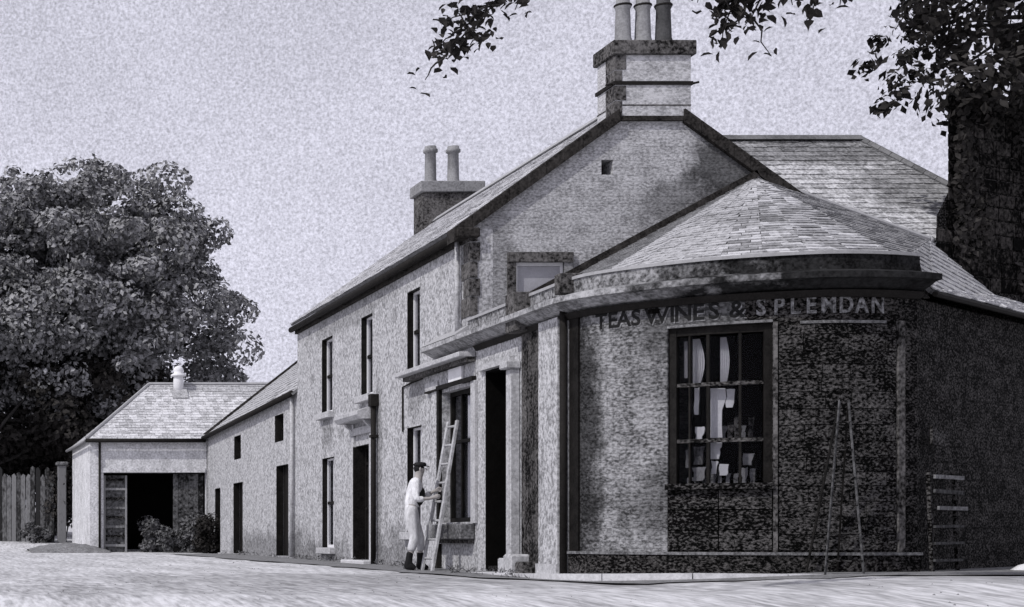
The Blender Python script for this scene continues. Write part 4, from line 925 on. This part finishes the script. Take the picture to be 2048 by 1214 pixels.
# slatted rack against the side wall
rk = empty('slatted_rack', tuple(PE + ed * .6 + en * .15), 'slatted wooden rack of pale boards standing against the dark side wall', 'rack')
for d_ in (.12, .92): MB().bar(PE + ed * d_ + en * .12 + Vector((0, 0, .03)), PE + ed * d_ + en * .08 + Vector((0, 0, 1.22)), .05, .04).build('post', 'dark_wood', rk)
for i, z in enumerate((.18, .38, .58, .80, 1.0, 1.17)):
    of = .0 if i != 3 else .12
    MB().bar(PE + ed * (.06 + of) + en * .165 + Vector((0, 0, z)), PE + ed * (.98 + of) + en * .165 + Vector((0, 0, z + rnd.uniform(-.015, .01))), .025, .045 if i in (3, 4, 5) else .03).build('slat', 'trestle_wood' if i not in (3, 5) else 'quoin_stone', rk)
sg = MB().prism([PE + ed * .22 + en * .06 + Vector((0, 0, 1.56)), PE + ed * .75 + en * .06 + Vector((0, 0, 1.54)), PE + ed * .75 + en * .06 + Vector((0, 0, 1.70)), PE + ed * .22 + en * .06 + Vector((0, 0, 1.78))], en * .03).build('shelf_board', 'dark_wood'); tag(sg, 'short grey board fixed on the dark side wall above the slatted rack', 'board')
wk = MB().lathe((0, 0, 0), [(.05, 0), (.16, .03), (.19, .12), (.12, .2), (.03, .24)], 9).build("whitewashed_stone", "white_paint", None, smooth=True); wk.scale = (1.25, .8, .7); wk.location = (13.55, 19.6, -.03)
tag(wk, 'white stone lying at the foot of the dark side wall near the right edge', 'stone')

# ---------------------------------------------------------------- man at the ladder
def skin_mesh(name, verts, edges, radii, m, parent, root=0, sub_=2):
    me = bpy.data.meshes.new(name); me.from_pydata(verts, edges, []); o = bpy.data.objects.new(name, me); C.objects.link(o)
    md = o.modifiers.new('s', 'SKIN'); md.use_smooth_shade = True
    for i, r in enumerate(radii):
        v = me.skin_vertices[0].data[i]; v.radius = (r, r) if not hasattr(r, '__len__') else r; v.use_root = (i == root)
    sd_ = o.modifiers.new('d', 'SUBSURF'); sd_.levels = sub_; sd_.render_levels = sub_
    bpy.context.view_layer.update()
    m2 = bpy.data.meshes.new_from_object(o.evaluated_get(bpy.context.evaluated_depsgraph_get())); bpy.data.objects.remove(o)
    m2.materials.clear(); m2.materials.append(MATS[m])
    for p in m2.polygons: p.use_smooth = True
    if parent is None: o2_ = bpy.data.objects.new(name, m2); C.objects.link(o2_); return o2_
    m2.name = name; return link(name, m2, parent)
MX, MY = 7.63, 25.12; MG = gz(MX, MY)
man = empty('person', (MX, MY, MG), 'man in white shirt, dark waistcoat and cap holding the foot of the ladder', 'person')
# local frame: f = facing (towards the ladder, +X and a little to the camera), l = his left... s = right-hand side axis
fv = Vector((.93, -.36, 0)).normalized(); sv_ = Vector((-.36, -.93, 0)).normalized()      # sv_: his right side (towards the camera)
def Pm(f_, s2, z): return Vector((MX, MY, MG)) + fv * f_ + sv_ * s2 + Vector((0, 0, z))
J = dict(pel=Pm(0, 0, .93), wa=Pm(.02, 0, 1.08), chs=Pm(.06, 0, 1.27), nk0=Pm(.09, 0, 1.42), nk1=Pm(.115, 0, 1.49), hd=Pm(.14, 0, 1.59), ht=Pm(.13, 0, 1.67),
         rs=Pm(.07, .17, 1.39), re=Pm(.10, .25, 1.12), rw=Pm(.31, .19, 1.14), rh=Pm(.385, .165, 1.165), ls=Pm(.07, -.17, 1.39), le=Pm(.17, -.24, 1.17), lw=Pm(.33, -.10, 1.25), lh=Pm(.40, -.07, 1.28),
         rhp=Pm(0, .09, .90), rk=Pm(.06, .11, .50), ra=Pm(-.04, .12, .09), rt=Pm(.09, .13, .035), lhp=Pm(0, -.09, .90), lk=Pm(.13, -.09, .50), la=Pm(.13, -.10, .09), lt=Pm(.26, -.11, .035))
keys = list(J); V = [J[k] for k in keys]; ix = {k: i for i, k in enumerate(keys)}
E = [('pel', 'wa'), ('wa', 'chs'), ('chs', 'nk0'), ('nk0', 'nk1'), ('nk1', 'hd'), ('hd', 'ht'), ('nk0', 'rs'), ('rs', 're'), ('re', 'rw'), ('rw', 'rh'), ('nk0', 'ls'), ('ls', 'le'), ('le', 'lw'), ('lw', 'lh'),
     ('pel', 'rhp'), ('rhp', 'rk'), ('rk', 'ra'), ('ra', 'rt'), ('pel', 'lhp'), ('lhp', 'lk'), ('lk', 'la'), ('la', 'lt')]
rd = dict(pel=.115, wa=.105, chs=.12, nk0=.06, nk1=.05, hd=.088, ht=.07, rs=.055, re=.036, rw=.026, rh=.030, ls=.055, le=.036, lw=.026, lh=.030, rhp=.08, rk=.052, ra=.036, rt=.03, lhp=.08, lk=.052, la=.036, lt=.03)
rad = [rd[k] for k in keys]; edges = [(ix[a], ix[b]) for a, b in E]
for hk, side in (('rh', 1), ('lh', -1)):                      # five fingers curled round the ladder rail
    h = J[hk]
    for k in range(4):
        b0 = h + Vector((0, 0, .027 - .018 * k)); i0 = len(V)
        ln = (.9, 1.0, .95, .75)[k]
        V += [b0 + fv * .035 * ln, b0 + fv * .062 * ln - sv_ * side * .018, b0 + fv * .052 * ln - sv_ * side * .045 * ln]; rad += [.0095, .009, .008]
        edges += [(ix[hk], i0), (i0, i0 + 1), (i0 + 1, i0 + 2)]
    i0 = len(V); V += [h + Vector((0, 0, .03)) - sv_ * side * .02, h + Vector((0, 0, .04)) + fv * .03 - sv_ * side * .04]; rad += [.011, .009]; edges += [(ix[hk], i0), (i0, i0 + 1)]
skin_mesh('body', [tuple(v) for v in V], edges, rad, 'skin', man, 0)
def part_skin(name, ks, es, rr, m):
    skin_mesh(name, [tuple(J[k]) for k in ks], [(ks.index(a), ks.index(b)) for a, b in es], rr, m, man)
J['pel2'] = Pm(0, 0, .99)
J['rw2'] = J['re'].lerp(J['rw'], .55); J['lw2'] = J['le'].lerp(J['lw'], .8)
part_skin('shirt', ['pel2', 'wa', 'chs', 'nk0', 'rs', 're', 'rw2', 'ls', 'le', 'lw2'], [('pel2', 'wa'), ('wa', 'chs'), ('chs', 'nk0'), ('nk0', 'rs'), ('rs', 're'), ('re', 'rw2'), ('nk0', 'ls'), ('ls', 'le'), ('le', 'lw2')],
          [.128, .125, .138, .075, .082, .062, .046, .078, .058, .046], 'shirt')
J['v0'] = Pm(.045, -.01, 1.0); J['v1'] = Pm(.095, -.012, 1.22); J['v2'] = Pm(.115, -.012, 1.35)
part_skin('waistcoat', ['v0', 'v1', 'v2'], [('v0', 'v1'), ('v1', 'v2')], [.132, .140, .10], 'waistcoat')
J['ra2'] = Pm(-.0, .12, .30); J['la2'] = Pm(.13, -.10, .30)
part_skin('trousers', ['wa', 'pel', 'rhp', 'rk', 'ra2', 'lhp', 'lk', 'la2'], [('wa', 'pel'), ('pel', 'rhp'), ('rhp', 'rk'), ('rk', 'ra2'), ('pel', 'lhp'), ('lhp', 'lk'), ('lk', 'la2')],
          [.118, .140, .108, .078, .066, .108, .078, .066], 'trousers')
for a_, t_, k_ in (('ra', 'rt', 'ra2'), ('la', 'lt', 'la2')):
    J['x0'] = J[k_] + Vector((0, 0, .02)); J['x1'] = J[a_]; J['x2'] = J[t_] + Vector((0, 0, .01)); J['x3'] = J[a_] - fv * .05 - Vector((0, 0, .045))
    part_skin('boot', ['x1', 'x0', 'x2', 'x3'], [('x1', 'x0'), ('x1', 'x2'), ('x1', 'x3')], [.052, .058, .042, .038], 'boot')
hc = Pm(.145, 0, 1.605)
fm = MB(); fm.prism([hc + fv * .075 + Vector((0, 0, .012)), hc + fv * .110 - Vector((0, 0, .022)), hc + fv * .078 - Vector((0, 0, .028))], sv_ * .022); fm.build('nose', 'skin', man)
for sd2 in (-1, 1): MB().lathe(hc + fv * .079 + sv_ * .032 * sd2 + Vector((0, 0, .004)), [(.002, -.008), (.009, -.004), (.009, .004), (.002, .008)], 7).build('eye', 'boot', man)
MB().bar(hc + fv * .083 - sv_ * .025 - Vector((0, 0, .048)), hc + fv * .083 + sv_ * .025 - Vector((0, 0, .048)), .008, .010).build('mouth', 'boot', man)
for sd2 in (-1, 1): MB().lathe(hc + sv_ * .090 * sd2 - Vector((0, 0, .005)), [(.004, -.03), (.014, -.015), (.016, .01), (.004, .03)], 7).build('ear', 'skin', man)
MB().lathe(Pm(.12, 0, 1.565), [(.05, -.02), (.078, .02), (.086, .06), (.07, .09), (.03, .10)], 12).build('hair', 'boot', man, smooth=True)
MB().lathe(Pm(.135, 0, 1.645), [(.088, 0), (.098, .02), (.10, .04), (.075, .062), (.02, .07)], 14).build('cap', 'waistcoat', man, smooth=True)
MB().prism([Pm(.21, -.07, 1.65), Pm(.275, -.035, 1.635), Pm(.275, .035, 1.635), Pm(.21, .07, 1.65)], (0, 0, .012)).build('cap_peak', 'waistcoat', man)

# ---------------------------------------------------------------- trees on the right
# canopy over the stone stack, trunk behind it
t = empty('sycamore_tree', (20.6, 30.0, 0), 'dark tree spreading over the stone stack at the right edge', 'tree')
mb = MB(); tp = limb(mb, (20.6, 30.0, -.1), (20.2, 29.0, 9.5), .5, .3, 8, .08, 12)
tc_ = []
OFF = np.array([-1.75, -1.3, -.65])
for c in [(18.2, 26.9, 9.0), (18.9, 26.5, 9.6), (19.6, 26.8, 9.0), (18.0, 26.6, 10.2), (20.4, 27.2, 9.4), (19.2, 26.2, 8.4), (18.4, 26.3, 8.2), (20.0, 26.2, 8.6), (17.6, 26.4, 9.4), (18.9, 27, 10.8), (20, 27, 10.6), (21, 27, 10.0), (20.8, 26.5, 8.5), (17.9, 26.2, 8.0), (17.6, 26.6, 10.5), (19.6, 27.5, 12), (21.5, 28, 11.5), (18.6, 27.5, 11.8), (22, 27, 9), (21.8, 27, 7.5)]: tc_.append(c)
for c in tc_[::2]: limb(mb, tp[-2], c, .14, .03, 5, .3, 6)
for c in [(17.0, 26.2, 8.9), (16.5, 26.1, 8.55), (16.2, 26.0, 8.3), (16.8, 26.1, 8.0), (16.6, 26.1, 7.55)]: limb(mb, (18.4, 26.6, 9.0), c, .05, .012, 5, .35, 5)
mb.build('trunk', 'bark', t, smooth=True)
tw = [(17.2, 26.2, 8.9), (16.9, 26.1, 8.55), (16.5, 26.05, 8.75), (16.3, 26.0, 8.4), (16.7, 26.0, 8.15), (16.9, 26.1, 7.95), (16.55, 26.0, 7.75), (17.1, 26.1, 8.3), (16.95, 26, 9.9), (17.1, 26, 10.3)]
tc_ = [tuple(np.array(c) + OFF) for c in tc_]; tw = [tuple(np.array(c) + OFF) for c in tw]
P1 = clumps(np.array(tc_), nr.uniform(.55, .85, len(tc_)), 330, .085, .9, .8)
P2 = clumps(np.array(tw), nr.uniform(.16, .28, len(tw)), 34, .075, .9, .9)
leaf_mesh('crown', np.concatenate([P1, P2]), 'leaf_dark', t)
iv = nr.rand(7000, 3) * np.array([4.2, 1, 3.2]) + np.array([.2, 0, 4.2])
dens = np.sin(iv[:, 0] * 3.1) + np.sin(iv[:, 2] * 2.3 + iv[:, 0] * 2) + nr.rand(len(iv)) * 1.2 + (iv[:, 2] - 6.0) * .5
iv = iv[(dens > 1.0) & ((iv[:, 0] > .38) | (iv[:, 2] < 5.2))]
iv = np.array(SO)[None] + iv[:, :1] * np.array(SD)[None] + (iv[:, 1:2] * .1 + .04) * np.array(SN)[None] + iv[:, 2:] * np.array([[0, 0, 1.]])
o = leaf_mesh('ivy', leaf_cloud(iv, np.tile(np.array([0, -1., 0]), (len(iv), 1)), .06), 'leaf_dark', None); tag(o, 'patchy ivy climbing over the blackened stone stack', 'ivy')

# near tree to the right of the frame whose limbs hang over the road
t = empty('overhanging_tree', (13.8, 14.6, gz(13.8, 14.6)), 'near tree whose leafy limbs hang down across the top of the picture', 'tree')
mb = MB(); tp = limb(mb, (13.8, 14.6, gz(13.8, 14.6) - .1), (13.2, 14.8, 6.5), .42, .26, 8, .06, 12)
l1 = limb(mb, tp[-2], (9.6, 14.9, 7.2), .16, .07, 7, .12, 8); l2 = limb(mb, l1[-1], (4.9, 15.1, 6.5), .07, .025, 8, .12, 7); l3 = limb(mb, l1[4], (7.2, 14.8, 6.3), .06, .02, 6, .15, 6)
def at(px, py, Y): return ((px + 150) / 3200 * Y, Y, EYE + (1075 - py) / 3200 * Y)
big = [(10.5, 14.8, 7.2), (11.3, 14.5, 7.6), (12.2, 14.5, 7.9), (13.2, 14.2, 8.2), (14.0, 15, 8.3), (12.6, 15.6, 7.7), (11.6, 15.8, 8.1), (13.3, 15.6, 9.2), (12, 14.6, 9.1), (14.6, 14.2, 7.6), (14.8, 15.4, 9), (10.4, 15.4, 8.0), (12.6, 13.6, 8.6), (11.0, 13.8, 8.4)]
for c in big[::2]: limb(mb, tp[-1], c, .1, .02, 5, .3, 6)
for q in list(l1[3:]) + list(l2[1:7]) + list(l3[1:5]):
    big.append((q.x + rnd.uniform(-.3, .3), q.y + rnd.uniform(-.5, .5), max(q.z + .25, 6.75)))
rc = nr.uniform(.6, .85, len(big)); rc[14:] *= .75
PB = clumps(np.array(big), rc, 300, .07, .8, .9)
spr = []     # hanging sprays: twig + hand-sized leaves on it
def spray(a_, b_, n, r=.10):
    a_, b_ = Vector(a_), Vector(b_); pts = limb(mb, a_, b_, .014, .004, 5, .35, 5)
    for i in range(int(n * 1.7)):
        t_ = rnd.random() ** .8; k = min(4, int(t_ * 5)); p = pts[k].lerp(pts[k + 1], t_ * 5 - k)
        spr.append(p + Vector((rnd.gauss(0, r), rnd.gauss(0, r), rnd.gauss(-.02, r))))
H = 14.9
for (ax, ay), (bx, by), n in [((1470, -60), (1445, 90), 60), ((1520, -60), (1440, 20), 40), ((1550, -40), (1490, 50), 30), ((1490, 0), (1540, 108), 8), ((1640, -60), (1610, 45), 12), ((1560, -60), (1585, 10), 10),
                              ((1840, -60), (1790, 60), 12), ((1770, 120), (1765, 120), 0),
                              ((1060, -70), (960, 40), 34), ((1000, 10), (885, 45), 30), ((960, 40), (890, 110), 30), ((930, 60), (880, 90), 20), ((1060, -60), (1030, 20), 12), ((980, 60), (940, 90), 10),
                              ((1400, -60), (1395, 5), 8), ((1700, -60), (1680, 10), 8), ((1900, -60), (1860, 30), 14), ((890, 110), (850, 160), 5)]:
    if n:
        st_ = Vector(at(ax, ay, H + rnd.uniform(-.2, .2)))
        if ay < -20:
            near = min(list(l1) + list(l2) + list(l3), key=lambda q: (q - st_).length); limb(mb, near, st_, .03, .014, 4, .3, 6)
        spray(st_, at(bx, by, H), n, .075)
mb.build('trunk', 'bark', t, smooth=True)
leaf_mesh('crown', PB, 'leaf_dark', t)
lp = []
for k in range(3):
    s2 = .052; me = bpy.data.meshes.new('leaf'); wv = .5 + .1 * k
    me.from_pydata([(-s2, 0, 0), (-s2 * .3, s2 * wv, .012), (s2 * .5, s2 * wv * .8, .01), (s2 * 1.1, 0, -.015), (s2 * .5, -s2 * wv * .8, .01), (-s2 * .3, -s2 * wv, .012), (0, 0, 0)], [],
                   [(6, 0, 1), (6, 1, 2), (6, 2, 3), (6, 3, 4), (6, 4, 5), (6, 5, 0)]); me.materials.append(MATS['leaf_dark']); lp.append(me)
rnd.shuffle(spr)
for k in range(3):
    V2 = [Vector(v.co) for v in lp[k].vertices]; mbx = MB()
    for p in spr[298 + k::3]:
        M_ = Matrix.Translation(p) @ Matrix.Rotation(rnd.uniform(0, 6.28), 4, 'Z') @ Matrix.Rotation(rnd.uniform(-.9, 1.2), 4, 'Y') @ Matrix.Scale(rnd.uniform(.6, 1.2), 4)
        mbx.add([M_ @ v for v in V2], [(6, 0, 1), (6, 1, 2), (6, 2, 3), (6, 3, 4), (6, 4, 5), (6, 5, 0)])
    if mbx.v: mbx.build('small_leaves', 'leaf_dark', t, fix=False)['kind'] = 'stuff'
for i, p in enumerate(spr[:298]):
    o = bpy.data.objects.new('leaf', lp[i % 3]); C.objects.link(o); o.parent = t; o.location = p - root_loc(t)
    o.rotation_euler = (rnd.uniform(-.9, .9), rnd.uniform(-.2, 1.3), rnd.uniform(0, 6.28)); k = rnd.uniform(.6, 1.25); o.scale = (k, k, k)

shrub('bramble', 'tangled bramble climbing the left half of the paling fence', 1.3, 55.2, 1.2, 2.1, m='leaf_fence', per=260, ncl=12, size=.07)
shrub('bramble', 'dark ivy clump in the gap between gate post and shed wall', 4.72, 53.9, .35, 2.6, m='leaf_dark', per=320, ncl=12, size=.07)
shrub('bramble', 'low weeds at the foot of the paling fence near the gate post', 3.7, 53.4, .8, .7, m='leaf_fence', per=200, ncl=8, size=.06)

shrub('shrub', 'grey dusty bush standing inside the dark mouth of the cart shed', 6.95, 48.0, .45, 1.1, m='leaf_fence', per=260, ncl=9, size=.06)
